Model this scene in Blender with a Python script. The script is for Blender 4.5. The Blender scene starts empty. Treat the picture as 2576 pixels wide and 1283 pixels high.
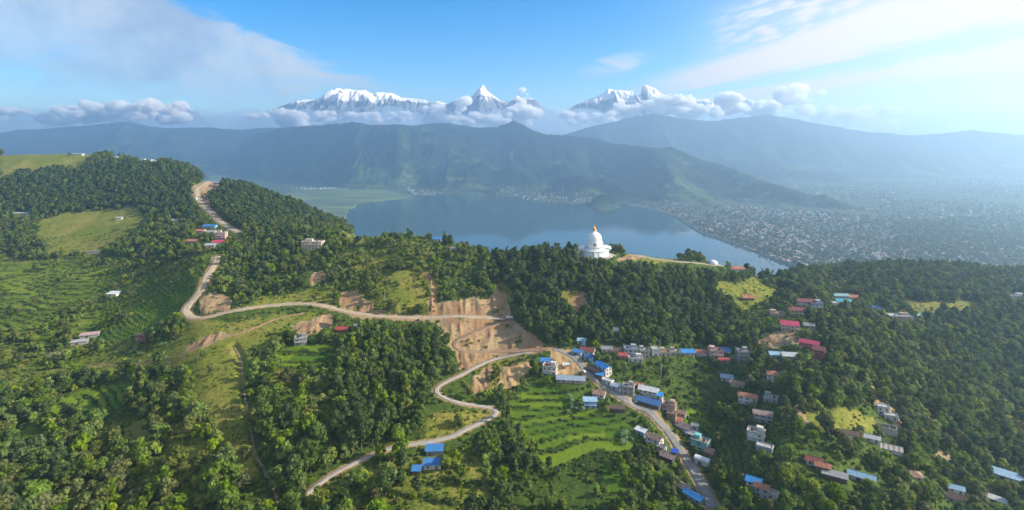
import bpy, bmesh, math, random
import numpy as np
from mathutils import Vector, Matrix, Quaternion

SC = bpy.context.scene
COL = SC.collection
R = math.radians
random.seed(7)
RNG = np.random.default_rng(11)

# ------------------------------------------------------------------ camera
CAM_Z = 430.0            # metres above the lake
FD, CX, HY = 1409.0, 1288.0, 367.0   # focal length, centre column, horizon row (on a 2576 x 1283 sheet)
cam = bpy.data.cameras.new("camera")
cam.sensor_fit = 'HORIZONTAL'
cam.sensor_width = 36.0
cam.lens = 36.0 * FD / 2576.0
cam.shift_x = 0.0
cam.shift_y = -(1283 / 2 - HY) / 2576.0
cam.clip_start = 1.0
cam.clip_end = 90000.0
cam_o = bpy.data.objects.new("camera", cam)
cam_o.location = (0, 0, CAM_Z)
cam_o.rotation_euler = (R(90), 0, 0)
COL.objects.link(cam_o)
SC.camera = cam_o

# ------------------------------------------------------------------ light
HAZE_D = 1.45e-4
SUN_AZ, SUN_EL = 91.0, 28.0
SC.view_settings.view_transform = 'Standard'
SC.view_settings.look = 'None'
SC.view_settings.gamma = 1.0
SC.view_settings.use_curve_mapping = False
SC.view_settings.exposure = 1.0
sun = bpy.data.lights.new("sun", 'SUN')
sun.energy = 4.9
sun.angle = R(0.5)
sun.color = (1.0, 0.91, 0.76)
sun_o = bpy.data.objects.new("sun", sun)
sv = Vector((math.sin(R(SUN_AZ)) * math.cos(R(SUN_EL)), math.cos(R(SUN_AZ)) * math.cos(R(SUN_EL)), math.sin(R(SUN_EL))))
sun_o.rotation_mode = 'QUATERNION'
sun_o.rotation_quaternion = sv.to_track_quat('Z', 'Y')
sun_o.location = (800, 0, 900)
COL.objects.link(sun_o)

SC.render.engine = 'CYCLES'
cy = SC.cycles
cy.max_bounces = 10
cy.diffuse_bounces = 2
cy.glossy_bounces = 2
cy.transmission_bounces = 2
cy.transparent_max_bounces = 6
cy.volume_bounces = 8
cy.use_denoising = True
try:
    cy.denoiser = 'OPENIMAGEDENOISE'
except Exception:
    pass
cy.use_adaptive_sampling = False
cy.adaptive_threshold = 0.02
cy.caustics_reflective = False
cy.caustics_refractive = False
cy.sample_clamp_indirect = 4.0


class Tree:
    """Small helper to wire shader nodes."""
    def __init__(self, nt):
        self.nt = nt
        nt.nodes.clear()

    def n(self, kind, **kw):
        nd = self.nt.nodes.new(kind)
        for k, v in kw.items():
            setattr(nd, k, v)
        return nd

    def put(self, sock, v):
        if v is None:
            return
        if isinstance(v, bpy.types.NodeSocket):
            self.nt.links.new(v, sock)
        elif isinstance(v, (tuple, list)) and len(v) == 3 and sock.type == 'RGBA':
            sock.default_value = (*v, 1)
        else:
            sock.default_value = v

    def m(self, op, a, b=None, c=None, clamp=False):
        nd = self.n('ShaderNodeMath', operation=op, use_clamp=clamp)
        for i, v in enumerate((a, b, c)):
            self.put(nd.inputs[i], v)
        return nd.outputs[0]

    def ss(self, v, lo, hi, to0=0.0, to1=1.0):
        nd = self.n('ShaderNodeMapRange', interpolation_type='SMOOTHSTEP')
        for i, x in enumerate((v, lo, hi, to0, to1)):
            self.put(nd.inputs[i], x)
        return nd.outputs[0]

    def lin(self, v, lo, hi, to0=0.0, to1=1.0):
        nd = self.n('ShaderNodeMapRange')
        for i, x in enumerate((v, lo, hi, to0, to1)):
            self.put(nd.inputs[i], x)
        return nd.outputs[0]

    def mix(self, f, a, b):
        nd = self.n('ShaderNodeMix', data_type='RGBA')
        self.put(nd.inputs[0], f)
        self.put(nd.inputs[6], a)
        self.put(nd.inputs[7], b)
        return nd.outputs[2]

    def noise(self, vec, scale, detail=4.0, rough=0.55, dist=0.0):
        nd = self.n('ShaderNodeTexNoise')
        self.put(nd.inputs['Vector'], vec)
        nd.inputs['Scale'].default_value = scale
        nd.inputs['Detail'].default_value = detail
        nd.inputs['Roughness'].default_value = rough
        nd.inputs['Distortion'].default_value = dist
        return nd.outputs['Fac']

    def xyz(self, x=0.0, y=0.0, z=0.0):
        nd = self.n('ShaderNodeCombineXYZ')
        for i, v in enumerate((x, y, z)):
            self.put(nd.inputs[i], v)
        return nd.outputs[0]


# ------------------------------------------------------------------ sky
world = bpy.data.worlds.new("World")
SC.world = world
world.use_nodes = True
T = Tree(world.node_tree)
sky = T.n('ShaderNodeTexSky', sky_type='NISHITA', sun_disc=False)
sky.sun_elevation = R(SUN_EL)
sky.sun_rotation = R(SUN_AZ)
sky.altitude = 1200
sky.air_density = 1.0
sky.dust_density = 0.6
sky.ozone_density = 2.0
hsv = T.n('ShaderNodeHueSaturation')
hsv.inputs['Saturation'].default_value = 1.5
T.put(hsv.inputs['Color'], sky.outputs[0])
bg = T.n('ShaderNodeBackground')
T.put(bg.inputs[0], hsv.outputs[0])
bg.inputs[1].default_value = 0.11
tc = T.n('ShaderNodeTexCoord')
sep = T.n('ShaderNodeSeparateXYZ')
T.put(sep.inputs[0], tc.outputs['Generated'])
dx, dy, dz = sep.outputs
azr = T.m('ARCTAN2', dx, dy)                      # radians, 0 = straight ahead, + to the east
elr = T.m('ARCSINE', dz)
az = T.m('MULTIPLY', azr, 57.2958)
el = T.m('MULTIPLY', elr, 57.2958)
# flat cloud deck coordinates: the direction carried up to a level layer
dzs = T.m('MAXIMUM', T.m('ADD', dz, 0.03), 0.02)
deck = T.xyz(T.m('DIVIDE', dx, dzs), T.m('DIVIDE', dy, dzs), 0.0)
angv = T.xyz(az, el, 0.0)
big = T.noise(angv, 0.09, 5.0, 0.6, 0.6)
fine = T.noise(deck, 1.4, 6.0, 0.62, 0.3)
soft = T.noise(T.xyz(T.m('MULTIPLY', az, 0.55), T.m('MULTIPLY', el, 1.6), 3.0), 0.22, 5.0, 0.62, 0.8)
# western stratus bank: lies west of a slanting edge
edge = T.m('ADD', T.m('ADD', az, T.m('MULTIPLY', el, 2.6)), 7.0)     # grows to the east and up
edge = T.m('ADD', edge, T.m('MULTIPLY', T.m('SUBTRACT', soft, 0.5), 13.0))
bank = T.ss(edge, 10.8, 6.8)
bank_low = T.ss(T.m('ADD', el, T.m('MULTIPLY', T.m('SUBTRACT', soft, 0.5), 7.0)), 3.6, 7.0)
hole = T.ss(soft, 0.30, 0.58, 0.78, 1.0)
bank = T.m('MULTIPLY', T.m('MULTIPLY', bank, bank_low), hole)
lowgap = T.ss(T.m('ADD', az, T.m('MULTIPLY', el, 3.0)), -34.0, 2.0, 0.45, 1.0)
bank = T.m('MULTIPLY', T.m('MULTIPLY', bank, lowgap), 0.95)
# eastern streaks: a fan of bands spreading from a point low in the north
px = T.m('SUBTRACT', az, 1.0)
py = T.m('SUBTRACT', el, 2.6)
fan = T.m('MULTIPLY', T.m('ARCTAN2', py, px), 57.2958)
rad = T.m('SQRT', T.m('ADD', T.m('MULTIPLY', px, px), T.m('MULTIPLY', py, py)))
fstr = T.noise(T.xyz(T.m('MULTIPLY', rad, 0.10), T.m('MULTIPLY', fan, 0.50), 5.0), 1.0, 6.0, 0.65, 0.4)
fw = T.m('ADD', fan, T.m('MULTIPLY', T.m('SUBTRACT', fstr, 0.5), 5.0))
band1 = T.m('MULTIPLY', T.ss(fw, 8.8, 10.6), T.ss(fw, 19.0, 14.5))
band2 = T.m('MULTIPLY', T.ss(fw, 3.6, 5.2), T.ss(fw, 8.0, 6.6))
radf = T.ss(rad, 7.0, 20.0)
band1 = T.m('MULTIPLY', band1, radf)
band2 = T.m('MULTIPLY', T.m('MULTIPLY', band2, T.ss(rad, 12.0, 26.0)), 0.9)
# mackerel ripples above the first band
vor = T.n('ShaderNodeTexVoronoi', feature='SMOOTH_F1')
mku = T.m('ADD', T.m('ADD', T.m('MULTIPLY', az, 0.97), T.m('MULTIPLY', el, 0.22)), T.m('MULTIPLY', T.m('SUBTRACT', soft, 0.5), 5.0))
mkv = T.m('ADD', T.m('SUBTRACT', T.m('MULTIPLY', el, 0.97), T.m('MULTIPLY', az, 0.22)), T.m('MULTIPLY', T.m('SUBTRACT', fstr, 0.5), 1.6))
T.put(vor.inputs['Vector'], T.xyz(T.m('MULTIPLY', mku, 0.62), T.m('MULTIPLY', mkv, 2.3), 0.0))
vor.inputs['Scale'].default_value = 1.0
vor.inputs['Smoothness'].default_value = 0.6
rip = T.ss(T.m('ADD', vor.outputs['Distance'], T.m('MULTIPLY', T.m('SUBTRACT', fstr, 0.5), 0.9)), 0.72, 0.25)
mack = T.m('MULTIPLY', T.m('MULTIPLY', T.ss(fw, 13.0, 15.5), T.ss(fw, 31.0, 22.0)), T.ss(rad, 17.0, 25.0))
mack = T.m('MULTIPLY', T.m('MULTIPLY', mack, T.m('ADD', T.m('MULTIPLY', rip, 0.7), 0.25)), 0.9)
# thin veil towards the sun
veil = T.m('MULTIPLY', T.ss(az, 8.0, 48.0), 0.66)
wisp = T.m('MULTIPLY', T.m('MULTIPLY', T.ss(fstr, 0.52, 0.75), T.ss(rad, 6.0, 14.0)), T.m('MULTIPLY', T.m('MULTIPLY', T.ss(fan, 6.0, 12.0), T.ss(fan, 34.0, 22.0)), 0.4))
ea, eb = T.m('MULTIPLY', T.m('SUBTRACT', az, 10.0), 0.24), T.m('MULTIPLY', T.m('SUBTRACT', T.m('SUBTRACT', el, 8.0), T.m('MULTIPLY', T.m('SUBTRACT', az, 10.0), 0.22)), 0.75)
patch = T.m('MULTIPLY', T.ss(T.m('ADD', T.m('MULTIPLY', ea, ea), T.m('MULTIPLY', eb, eb)), 1.0, 0.1), T.ss(soft, 0.36, 0.62, 0.0, 0.75))
wisp = T.m('MAXIMUM', wisp, patch)
eastc = T.m('MAXIMUM', T.m('MAXIMUM', band1, band2), T.m('MAXIMUM', mack, wisp))
east = T.m('SUBTRACT', 1.0, T.m('MULTIPLY', T.m('SUBTRACT', 1.0, eastc), T.m('SUBTRACT', 1.0, veil)), clamp=True)
ahead = T.ss(dy, -0.35, 0.05)
cover = T.m('MULTIPLY', T.m('SUBTRACT', 1.0, T.m('MULTIPLY', T.m('SUBTRACT', 1.0, bank), T.m('SUBTRACT', 1.0, east))), T.ss(el, -1.0, 2.0))
cloud_col = T.mix(T.ss(az, -10.0, 30.0), T.mix(T.ss(big, 0.35, 0.62), (0.44, 0.58, 0.80), (0.78, 0.88, 0.97)), (1.06, 0.98, 0.92))
bg2 = T.n('ShaderNodeBackground')
T.put(bg2.inputs[0], cloud_col)
bg2.inputs[1].default_value = 0.51
mixs = T.n('ShaderNodeMixShader')
T.put(mixs.inputs[0], cover)
T.put(mixs.inputs[1], bg.outputs[0])
T.put(mixs.inputs[2], bg2.outputs[0])
wo = T.n('ShaderNodeOutputWorld')
T.put(wo.inputs[0], mixs.outputs[0])
world.cycles.sampling_method = 'MANUAL'
world.cycles.sample_map_resolution = 512


# ------------------------------------------------------------------ bookkeeping
def tag(o, label, cat, group=None, kind=None):
    if label:
        o["label"] = label
    if cat:
        o["category"] = cat
    if group:
        o["group"] = group
    if kind:
        o["kind"] = kind
    return o


def link(name, data, parent=None):
    o = bpy.data.objects.new(name, data)
    COL.objects.link(o)
    if parent is not None:
        o.parent = parent
    return o


def principled(name, color=None, rough=0.9, var=0.0, scale=1.0, bump=0.0, spec=0.2, build=None):
    m = bpy.data.materials.new(name)
    m.use_nodes = True
    t = Tree(m.node_tree)
    b = t.n('ShaderNodeBsdfPrincipled')
    out = t.n('ShaderNodeOutputMaterial')
    t.put(out.inputs[0], b.outputs[0])
    b.inputs['Roughness'].default_value = rough
    b.inputs['Specular IOR Level'].default_value = spec
    if build:
        build(t, b)
    else:
        if var > 0:
            tcn = t.n('ShaderNodeTexCoord')
            f = t.noise(tcn.outputs['Object'], scale, 5.0, 0.65)
            oi = t.n('ShaderNodeObjectInfo')
            lo = tuple(c * (1 - var) for c in color)
            hi = tuple(min(1, c * (1 + var * 0.7)) for c in color)
            cc = t.mix(t.ss(f, 0.25, 0.75), lo, hi)
            t.put(b.inputs['Base Color'], cc)
            if bump > 0:
                bn = t.n('ShaderNodeBump')
                bn.inputs['Strength'].default_value = bump
                bn.inputs['Distance'].default_value = 0.3
                t.put(bn.inputs['Height'], f)
                t.put(b.inputs['Normal'], bn.outputs[0])
        else:
            b.inputs['Base Color'].default_value = (*color, 1)
    return m


# ------------------------------------------------------------------ noise on arrays
def _hash(ix, iy, seed):
    h = np.sin(ix * 127.1 + iy * 311.7 + seed * 74.7) * 43758.5453
    return h - np.floor(h)


def vnoise(x, y, seed=0):
    ix, iy = np.floor(x), np.floor(y)
    fx, fy = x - ix, y - iy
    fx = fx * fx * (3 - 2 * fx)
    fy = fy * fy * (3 - 2 * fy)
    a, b = _hash(ix, iy, seed), _hash(ix + 1, iy, seed)
    c, d = _hash(ix, iy + 1, seed), _hash(ix + 1, iy + 1, seed)
    return (a * (1 - fx) + b * fx) * (1 - fy) + (c * (1 - fx) + d * fx) * fy


def fbm(x, y, wl, octv=4, seed=0, gain=0.5):
    s, amp, tot = 0.0, 1.0, 0.0
    f = 1.0 / wl
    for o in range(octv):
        s = s + amp * (vnoise(x * f + o * 17.3, y * f - o * 9.1, seed + o) - 0.5)
        tot += amp
        amp *= gain
        f *= 2.03
    return s / tot * 2


def ridged(x, y, wl, octv=5, seed=0):
    s, amp, tot, f = 0.0, 1.0, 0.0, 1.0 / wl
    for o in range(octv):
        n = 1 - np.abs(2 * vnoise(x * f + o * 5.7, y * f + o * 3.9, seed + o) - 1)
        s = s + amp * n * n
        tot += amp
        amp *= 0.52
        f *= 2.1
    return s / tot


def inside(poly, x, y):
    p = np.asarray(poly, float)
    res = np.zeros(np.shape(x), bool)
    j = len(p) - 1
    for i in range(len(p)):
        xi, yi, xj, yj = p[i, 0], p[i, 1], p[j, 0], p[j, 1]
        if yi != yj:
            res ^= ((yi > y) != (yj > y)) & (x < (xj - xi) * (y - yi) / (yj - yi) + xi)
        j = i
    return res


def gauss(a, sig, axis):
    if sig <= 0:
        return a
    r = int(3 * sig) + 1
    k = np.exp(-0.5 * (np.arange(-r, r + 1) / sig) ** 2)
    k /= k.sum()
    pad = [(0, 0)] * a.ndim
    pad[axis] = (r, r)
    b = np.pad(a, pad, mode='edge')
    out = np.zeros_like(a)
    n = a.shape[axis]
    for i, w in enumerate(k):
        sl = [slice(None)] * a.ndim
        sl[axis] = slice(i, i + n)
        out += w * b[tuple(sl)]
    return out


def zrow(Y, d):
    return CAM_Z - (Y - HY) * d / FD


def proj(x, y, z):
    return CX + FD * x / y, HY - FD * (z - CAM_Z) / y


def grid_mesh(name, X, Y, Z, mat, colors=None, smooth=True):
    nr, nc = X.shape
    me = bpy.data.meshes.new(name)
    co = np.stack([X, Y, Z], -1).reshape(-1, 3).astype(np.float32)
    idx = np.arange(nr * nc).reshape(nr, nc)
    q = np.stack([idx[:-1, :-1], idx[:-1, 1:], idx[1:, 1:], idx[1:, :-1]], -1).reshape(-1, 4).astype(np.int32)
    me.vertices.add(len(co))
    me.vertices.foreach_set("co", co.ravel())
    me.loops.add(q.size)
    me.loops.foreach_set("vertex_index", q.ravel())
    me.polygons.add(len(q))
    me.polygons.foreach_set("loop_start", np.arange(0, q.size, 4, dtype=np.int32))
    me.polygons.foreach_set("use_smooth", np.full(len(q), smooth))
    me.update(calc_edges=True)
    if colors is not None:
        for cname, arr in colors.items():
            at = me.color_attributes.new(cname, 'FLOAT_COLOR', 'POINT')
            at.data.foreach_set("color", arr.reshape(-1, 4).astype(np.float32).ravel())
    me.materials.append(mat)
    return link(name, me)

# ================================================================== near hills
# Sight lines down each column: (row, distance) pairs of the visible hillside, ridge last.
PROFILE = {
    -450: [(1283, 340), (1100, 420), (900, 540), (700, 750), (545, 1000), (372, 1260)],
    0:    [(1283, 340), (1100, 420), (900, 540), (700, 750), (545, 1000), (384, 1250)],
    250:  [(1283, 345), (1100, 420), (900, 540), (800, 620), (640, 820), (520, 1020), (384, 1240)],
    400:  [(1283, 338), (1050, 425), (900, 510), (790, 600), (640, 760), (530, 960), (398, 1215)],
    500:  [(1283, 330), (1050, 410), (900, 480), (790, 560), (700, 620), (640, 690), (540, 900), (419, 1190)],
    545:  [(1283, 328), (1100, 390), (950, 450), (790, 560), (700, 622), (640, 690), (590, 770), (540, 890), (460, 1100)],
    620:  [(1283, 325), (1100, 385), (950, 450), (850, 510), (765, 580), (650, 700), (585, 790), (530, 930), (460, 1080)],
    750:  [(1283, 325), (1100, 385), (950, 450), (850, 510), (765, 580), (700, 630), (640, 680), (587, 740), (575, 860), (512, 1040)],
    880:  [(1283, 325), (1100, 387), (950, 452), (850, 516), (785, 565), (700, 625), (640, 665), (600, 700), (594, 800), (566, 980)],
    1000: [(1283, 325), (1100, 390), (980, 445), (870, 505), (790, 560), (720, 600), (650, 640), (588, 690)],
    1080: [(1283, 325), (1100, 391), (980, 445), (870, 508), (795, 560), (720, 602), (650, 640), (588, 690)],
    1150: [(1283, 325), (1100, 392), (980, 445), (870, 510), (790, 560), (720, 605), (660, 640), (613, 682)],
    1250: [(1283, 328), (1100, 395), (980, 452), (880, 510), (800, 560), (700, 620), (657, 660)],
    1350: [(1283, 330), (1100, 397), (980, 450), (870, 505), (800, 545), (700, 600), (637, 650)],
    1450: [(1283, 330), (1100, 399), (980, 450), (885, 498), (800, 548), (700, 608), (655, 632), (640, 665)],
    1540: [(1283, 330), (1100, 401), (980, 451), (890, 496), (860, 514), (700, 608), (656, 632), (642, 672)],
    1650: [(1283, 333), (1100, 405), (980, 455), (900, 495), (860, 515), (720, 602), (664, 640), (650, 668)],
    1750: [(1283, 336), (1100, 420), (980, 476), (890, 530), (760, 597), (668, 655), (653, 682)],
    1850: [(1283, 326), (1100, 400), (980, 458), (880, 520), (800, 580), (740, 620), (677, 682)],
    2000: [(1283, 310), (1100, 370), (980, 424), (880, 486), (800, 560), (730, 690), (694, 900)],
    2120: [(1283, 314), (1130, 366), (1000, 424), (880, 498), (790, 610), (740, 735), (676, 930)],
    2250: [(1283, 332), (1130, 396), (1000, 466), (880, 560), (800, 650), (760, 720), (700, 820), (662, 950)],
    2420: [(1283, 370), (1130, 445), (1000, 525), (880, 640), (800, 690), (765, 735), (700, 860), (666, 975)],
    2576: [(1283, 392), (1130, 470), (1000, 560), (870, 675), (800, 720), (750, 780), (716, 880), (684, 1010)],
    3050: [(1283, 420), (1130, 500), (1000, 600), (870, 720), (800, 770), (700, 950), (690, 1040)],
}
NU, ND = 1350, 470
U = np.linspace(-1.35, 1.35, NU)
D0, D1 = 110.0, 2100.0
LD = np.linspace(math.log(D0), math.log(D1), ND)
DD = np.exp(LD)


def column(pts):
    pts = sorted(pts, key=lambda p: p[1])
    d = [p[1] for p in pts]
    z = [zrow(*p) for p in pts]
    s0 = (z[1] - z[0]) / (d[1] - d[0])
    pre_d, pre_z = [60.0, d[0] - 60], [z[0] - 16, z[0] - 60 * max(0.05, s0 * 0.7)]
    dr, zr = d[-1], z[-1]
    post_d, post_z = [dr + 22, dr + 60], [zr - 6, zr - 28]
    fall = (zr - 20) / 0.52
    post_d += [dr + 60 + fall, dr + 60 + fall + 60, dr + 60 + fall + 4000]
    post_z += [-4, -14, -16]
    return np.interp(DD, pre_d + d + post_d, pre_z + z + post_z)


keys = sorted(PROFILE)
prof = np.stack([column(PROFILE[k]) for k in keys])          # columns x ND
ku = (np.array(keys) - CX) / FD
B = np.empty((ND, NU))
for j in range(ND):
    B[j] = np.interp(U, ku, prof[:, j])
B = gauss(gauss(B, 2.2, 0), 9.0, 1)
GX = U[None, :] * DD[:, None]
GY = np.repeat(DD[:, None], NU, 1)


class Height:
    def __init__(self, H):
        self.H = H

    def __call__(self, x, y):
        x, y = np.asarray(x, float), np.asarray(y, float)
        fu = (x / y - U[0]) / (U[1] - U[0])
        fd = (np.log(y) - LD[0]) / (LD[1] - LD[0])
        fu = np.clip(fu, 0, NU - 1.001)
        fd = np.clip(fd, 0, ND - 1.001)
        i, j = fu.astype(int), fd.astype(int)
        a, b = fu - i, fd - j
        H = self.H
        return (H[j, i] * (1 - a) + H[j, i + 1] * a) * (1 - b) + (H[j + 1, i] * (1 - a) + H[j + 1, i + 1] * a) * b


def hit(h, X, Y):
    """Where the sight line through sheet position (X, Y) first meets the hillside."""
    X, Y = np.atleast_1d(np.asarray(X, float)), np.atleast_1d(np.asarray(Y, float))
    ds = np.linspace(250, 1700, 2400)
    u, v = (X - CX) / FD, (Y - HY) / FD
    x, y = u[:, None] * ds, np.repeat(ds[None, :], len(X), 0)
    zz = CAM_Z - v[:, None] * ds
    below = h(x, y) >= zz
    k = np.where(below.any(1), below.argmax(1), len(ds) - 1)
    d = ds[k]
    return np.stack([u * d, d, h(u * d, d)], -1)


# relief: spurs and gullies, fading out along the valley bottom
rel = fbm(GX, GY, 170, 4, 3) * 5.5 + fbm(GX, GY, 45, 3, 9) * 2.2
relw = np.clip((GY - 420) / 200, 0.25, 1)
H0 = B + rel * relw


# ------------------------------------------------------------------ what grows or lies where (sheet positions)
MEADOW = [
    [(470, 805), (560, 812), (700, 790), (820, 790), (720, 850), (700, 880), (640, 900), (605, 960), (628, 1110), (655, 1190), (622, 1225),
     (580, 1150), (530, 1080), (492, 990), (482, 935), (300, 925), (230, 915), (380, 898), (430, 870)],
    [(400, 1165), (450, 1120), (512, 1105), (525, 1150), (470, 1185), (420, 1195)],
    [(0, 378), (235, 388), (212, 425), (110, 428), (0, 455)],
    [(125, 545), (230, 532), (335, 520), (365, 555), (320, 600), (255, 640), (130, 645), (95, 590)],
    [(820, 588), (1030, 578), (1035, 602), (830, 606)],
    [(975, 700), (1050, 690), (1085, 765), (1000, 775)],
    [(1570, 640), (1640, 640), (1750, 662), (1580, 664)],
    [(1800, 712), (1900, 700), (1962, 742), (1880, 772), (1805, 752)],
    [(2265, 762), (2420, 752), (2495, 772), (2425, 788), (2290, 795)],
    [(2020, 1045), (2120, 1020), (2205, 1065), (2180, 1095), (2060, 1080)],
    [(2525, 1050), (2576, 1040), (2576, 1120), (2540, 1110)],
    [(1075, 1050), (1200, 1032), (1235, 1045), (1120, 1095), (1060, 1105)],
    [(2480, 770), (2500, 800), (2560, 830), (2500, 830)],
    [(760, 735), (830, 725), (835, 760), (640, 768), (590, 760)],
    [(0, 640), (80, 660), (130, 740), (60, 770), (0, 740)],
    [(240, 1095), (360, 1060), (380, 1100), (300, 1140)],
    [(1400, 740), (1460, 730), (1490, 770), (1440, 800)],
]
PADDY = [
    [(1280, 1010), (1350, 965), (1470, 985), (1455, 1010), (1560, 1052), (1605, 1085), (1590, 1120), (1540, 1160), (1450, 1165), (1350, 1120), (1285, 1060)],
    [(1340, 1120), (1545, 1150), (1535, 1200), (1440, 1195), (1360, 1160)],
    [(690, 890), (740, 868), (830, 868), (850, 892), (800, 925), (700, 922)],
    [(200, 985), (330, 958), (312, 1020), (240, 1052), (150, 1055), (105, 1070), (140, 1015)],
    [(1690, 1040), (1760, 1028), (1800, 1075), (1735, 1068)],
    [(2178, 1128), (2265, 1172), (2215, 1165)],
    [(1500, 1200), (1560, 1195), (1580, 1240), (1515, 1240)],
    [(330, 785), (420, 740), (485, 700), (485, 760), (400, 810), (330, 850), (270, 860)],
    [(20, 1110), (90, 1060), (110, 1090), (40, 1150)],
]
TERRACE = [  # stepped slopes, rough grass
    [(0, 660), (120, 650), (260, 660), (420, 700), (480, 680), (480, 760), (400, 820), (330, 860), (250, 860), (60, 860), (0, 850)],
    [(1545, 895), (1700, 885), (1900, 920), (1830, 960), (1880, 1030), (1800, 1010), (1700, 1000), (1640, 950)],
    [(1720, 1080), (1850, 1060), (1900, 1180), (1850, 1230), (1800, 1170)],
    [(1280, 1195), (1440, 1200), (1540, 1240), (1540, 1283), (1290, 1283)],
    [(1120, 1190), (1200, 1180), (1240, 1283), (1050, 1283), (1000, 1230)],
]
SOIL = [
    [(1105, 810), (1150, 800), (1230, 798), (1300, 800), (1340, 840), (1372, 872), (1300, 890), (1235, 895), (1160, 935), (1128, 890), (1108, 850)],
    [(1195, 935), (1240, 905), (1220, 980), (1168, 988)],
    [(855, 742), (895, 736), (930, 758), (935, 792), (880, 790), (850, 770)],
    [(1066, 692), (1076, 682), (1086, 715), (1100, 755), (1135, 790), (1092, 788), (1076, 748)],
    [(1085, 762), (1240, 745), (1245, 715), (1262, 720), (1290, 795), (1090, 797)],
    [(500, 748), (535, 733), (575, 745), (582, 765), (550, 785), (505, 788)],
    [(780, 692), (815, 675), (835, 702), (785, 718)],
    [(1262, 925), (1345, 905), (1305, 975), (1265, 978)],
    [(1378, 882), (1430, 885), (1475, 935), (1400, 945)],
    [(1905, 838), (2000, 832), (2012, 860), (1960, 880), (1905, 866)],
    [(2180, 970), (2195, 968), (2235, 1020), (2290, 1062), (2275, 1082), (2225, 1050)],
    [(2330, 1112), (2365, 1120), (2425, 1165), (2395, 1172)],
    [(1985, 1020), (2005, 1030), (2040, 1075), (2015, 1080)],
    [(850, 785), (1285, 793), (1285, 806), (900, 800)],
    [(735, 820), (830, 798), (845, 815), (770, 845)],
    [(486, 462), (540, 446), (546, 458), (512, 475), (520, 520), (500, 520), (488, 490)],
    [(1590, 636), (1650, 642), (1640, 652), (1545, 652)],
    [(460, 870), (560, 835), (590, 840), (480, 890)],
    [(1430, 755), (1470, 735), (1485, 745), (1450, 800), (1430, 790)],
]
OPEN = [  # lightly wooded, bushes and scattered trees
    [(0, 640), (260, 640), (500, 640), (520, 740), (330, 790), (150, 740), (0, 760)],
    [(0, 860), (250, 860), (330, 850), (420, 860), (480, 930), (300, 925), (200, 960), (0, 1000)],
    [(820, 610), (1080, 600), (1100, 700), (1080, 790), (940, 780), (840, 720)],
    [(700, 930), (860, 960), (850, 1150), (690, 1180), (640, 1060)],
    [(1240, 890), (1350, 905), (1290, 1000), (1200, 990)],
    [(1560, 900), (1900, 930), (1880, 1160), (1800, 1200), (1640, 1000)],
    [(1860, 1000), (2060, 1080), (2220, 1130), (2330, 1283), (1830, 1283)],
    [(1480, 1060), (1640, 1060), (1780, 1283), (1560, 1283)],
    [(2200, 1060), (2420, 1130), (2576, 1180), (2576, 1283), (2240, 1283)],
    [(860, 1190), (1060, 1130), (1240, 1100), (1240, 1283), (760, 1283)],
    [(820, 640), (970, 620), (1080, 690), (1000, 780), (860, 730)],
    [(240, 1060), (520, 1060), (620, 1230), (690, 1283), (300, 1283), (100, 1180)],
    [(1240, 690), (1290, 700), (1290, 780), (1250, 760)],
    [(1960, 700), (2020, 760), (1900, 830), (1850, 780)],
]
DENSE = [  # closed forest, dark
    [(0, 430), (220, 410), (480, 400), (560, 420), (760, 500), (940, 566), (700, 590), (590, 560), (530, 520), (480, 545), (330, 515), (120, 545), (0, 530)],
    [(1240, 650), (1500, 640), (1780, 680), (1850, 760), (1850, 850), (1700, 875), (1380, 868), (1300, 800)],
    [(1960, 690), (2250, 650), (2576, 665), (2576, 740), (2260, 760), (2050, 740)],
    [(2080, 830), (2300, 800), (2576, 800), (2576, 1040), (2420, 1130), (2220, 1000), (2100, 950)],
    [(860, 830), (1100, 810), (1150, 950), (1080, 1020), (1060, 1100), (860, 1150), (820, 1000)],
    [(1180, 1090), (1280, 1060), (1340, 1130), (1330, 1230), (1180, 1230)],
]
SW, SH = 1288, 642
YY, XX = np.mgrid[0:SH, 0:SW]
XX, YY = XX * 2 + 1.0, YY * 2 + 1.0


def raster(polys, wob=7.0, seed=1):
    wx = XX + fbm(XX, YY, 60, 3, seed) * wob * 1.8 + fbm(XX, YY, 17, 2, seed + 70) * wob
    wy = YY + fbm(XX, YY, 60, 3, seed + 40) * wob * 1.2 + fbm(XX, YY, 17, 2, seed + 90) * wob * 0.6
    m = np.zeros(XX.shape, bool)
    for p in polys:
        m |= inside(p, wx, wy)
    return m.astype(float)


M_ME, M_PA, M_TE, M_SO, M_OP, M_DE = (raster(p, w, s) for p, w, s in
                                      ((MEADOW, 12, 1), (PADDY, 4, 2), (TERRACE, 8, 3), (SOIL, 10, 4), (OPEN, 14, 5), (DENSE, 12, 6)))
M_PA *= 1 - M_SO
M_ME *= 1 - M_SO


def look(m, X, Y):
    i = np.clip((X / 2).astype(int), 0, SW - 1)
    j = np.clip((Y / 2).astype(int), 0, SH - 1)
    r = m[j, i]
    return np.where((X < -30) | (X > 2606) | (Y > 1313), 0.0, r)


# ------------------------------------------------------------------ roads and paths
def spline(p, step=8):
    p = np.asarray(p, float)
    out = []
    q = np.vstack([2 * p[0] - p[1], p, 2 * p[-1] - p[-2]])
    for i in range(1, len(q) - 2):
        t = np.linspace(0, 1, step, endpoint=False)[:, None]
        a, b, c, d = q[i - 1], q[i], q[i + 1], q[i + 2]
        out.append(0.5 * ((2 * b) + (c - a) * t + (2 * a - 5 * b + 4 * c - d) * t ** 2 + (3 * b - a - 3 * c + d) * t ** 3))
    out.append(p[-1:])
    return np.vstack(out)


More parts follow.
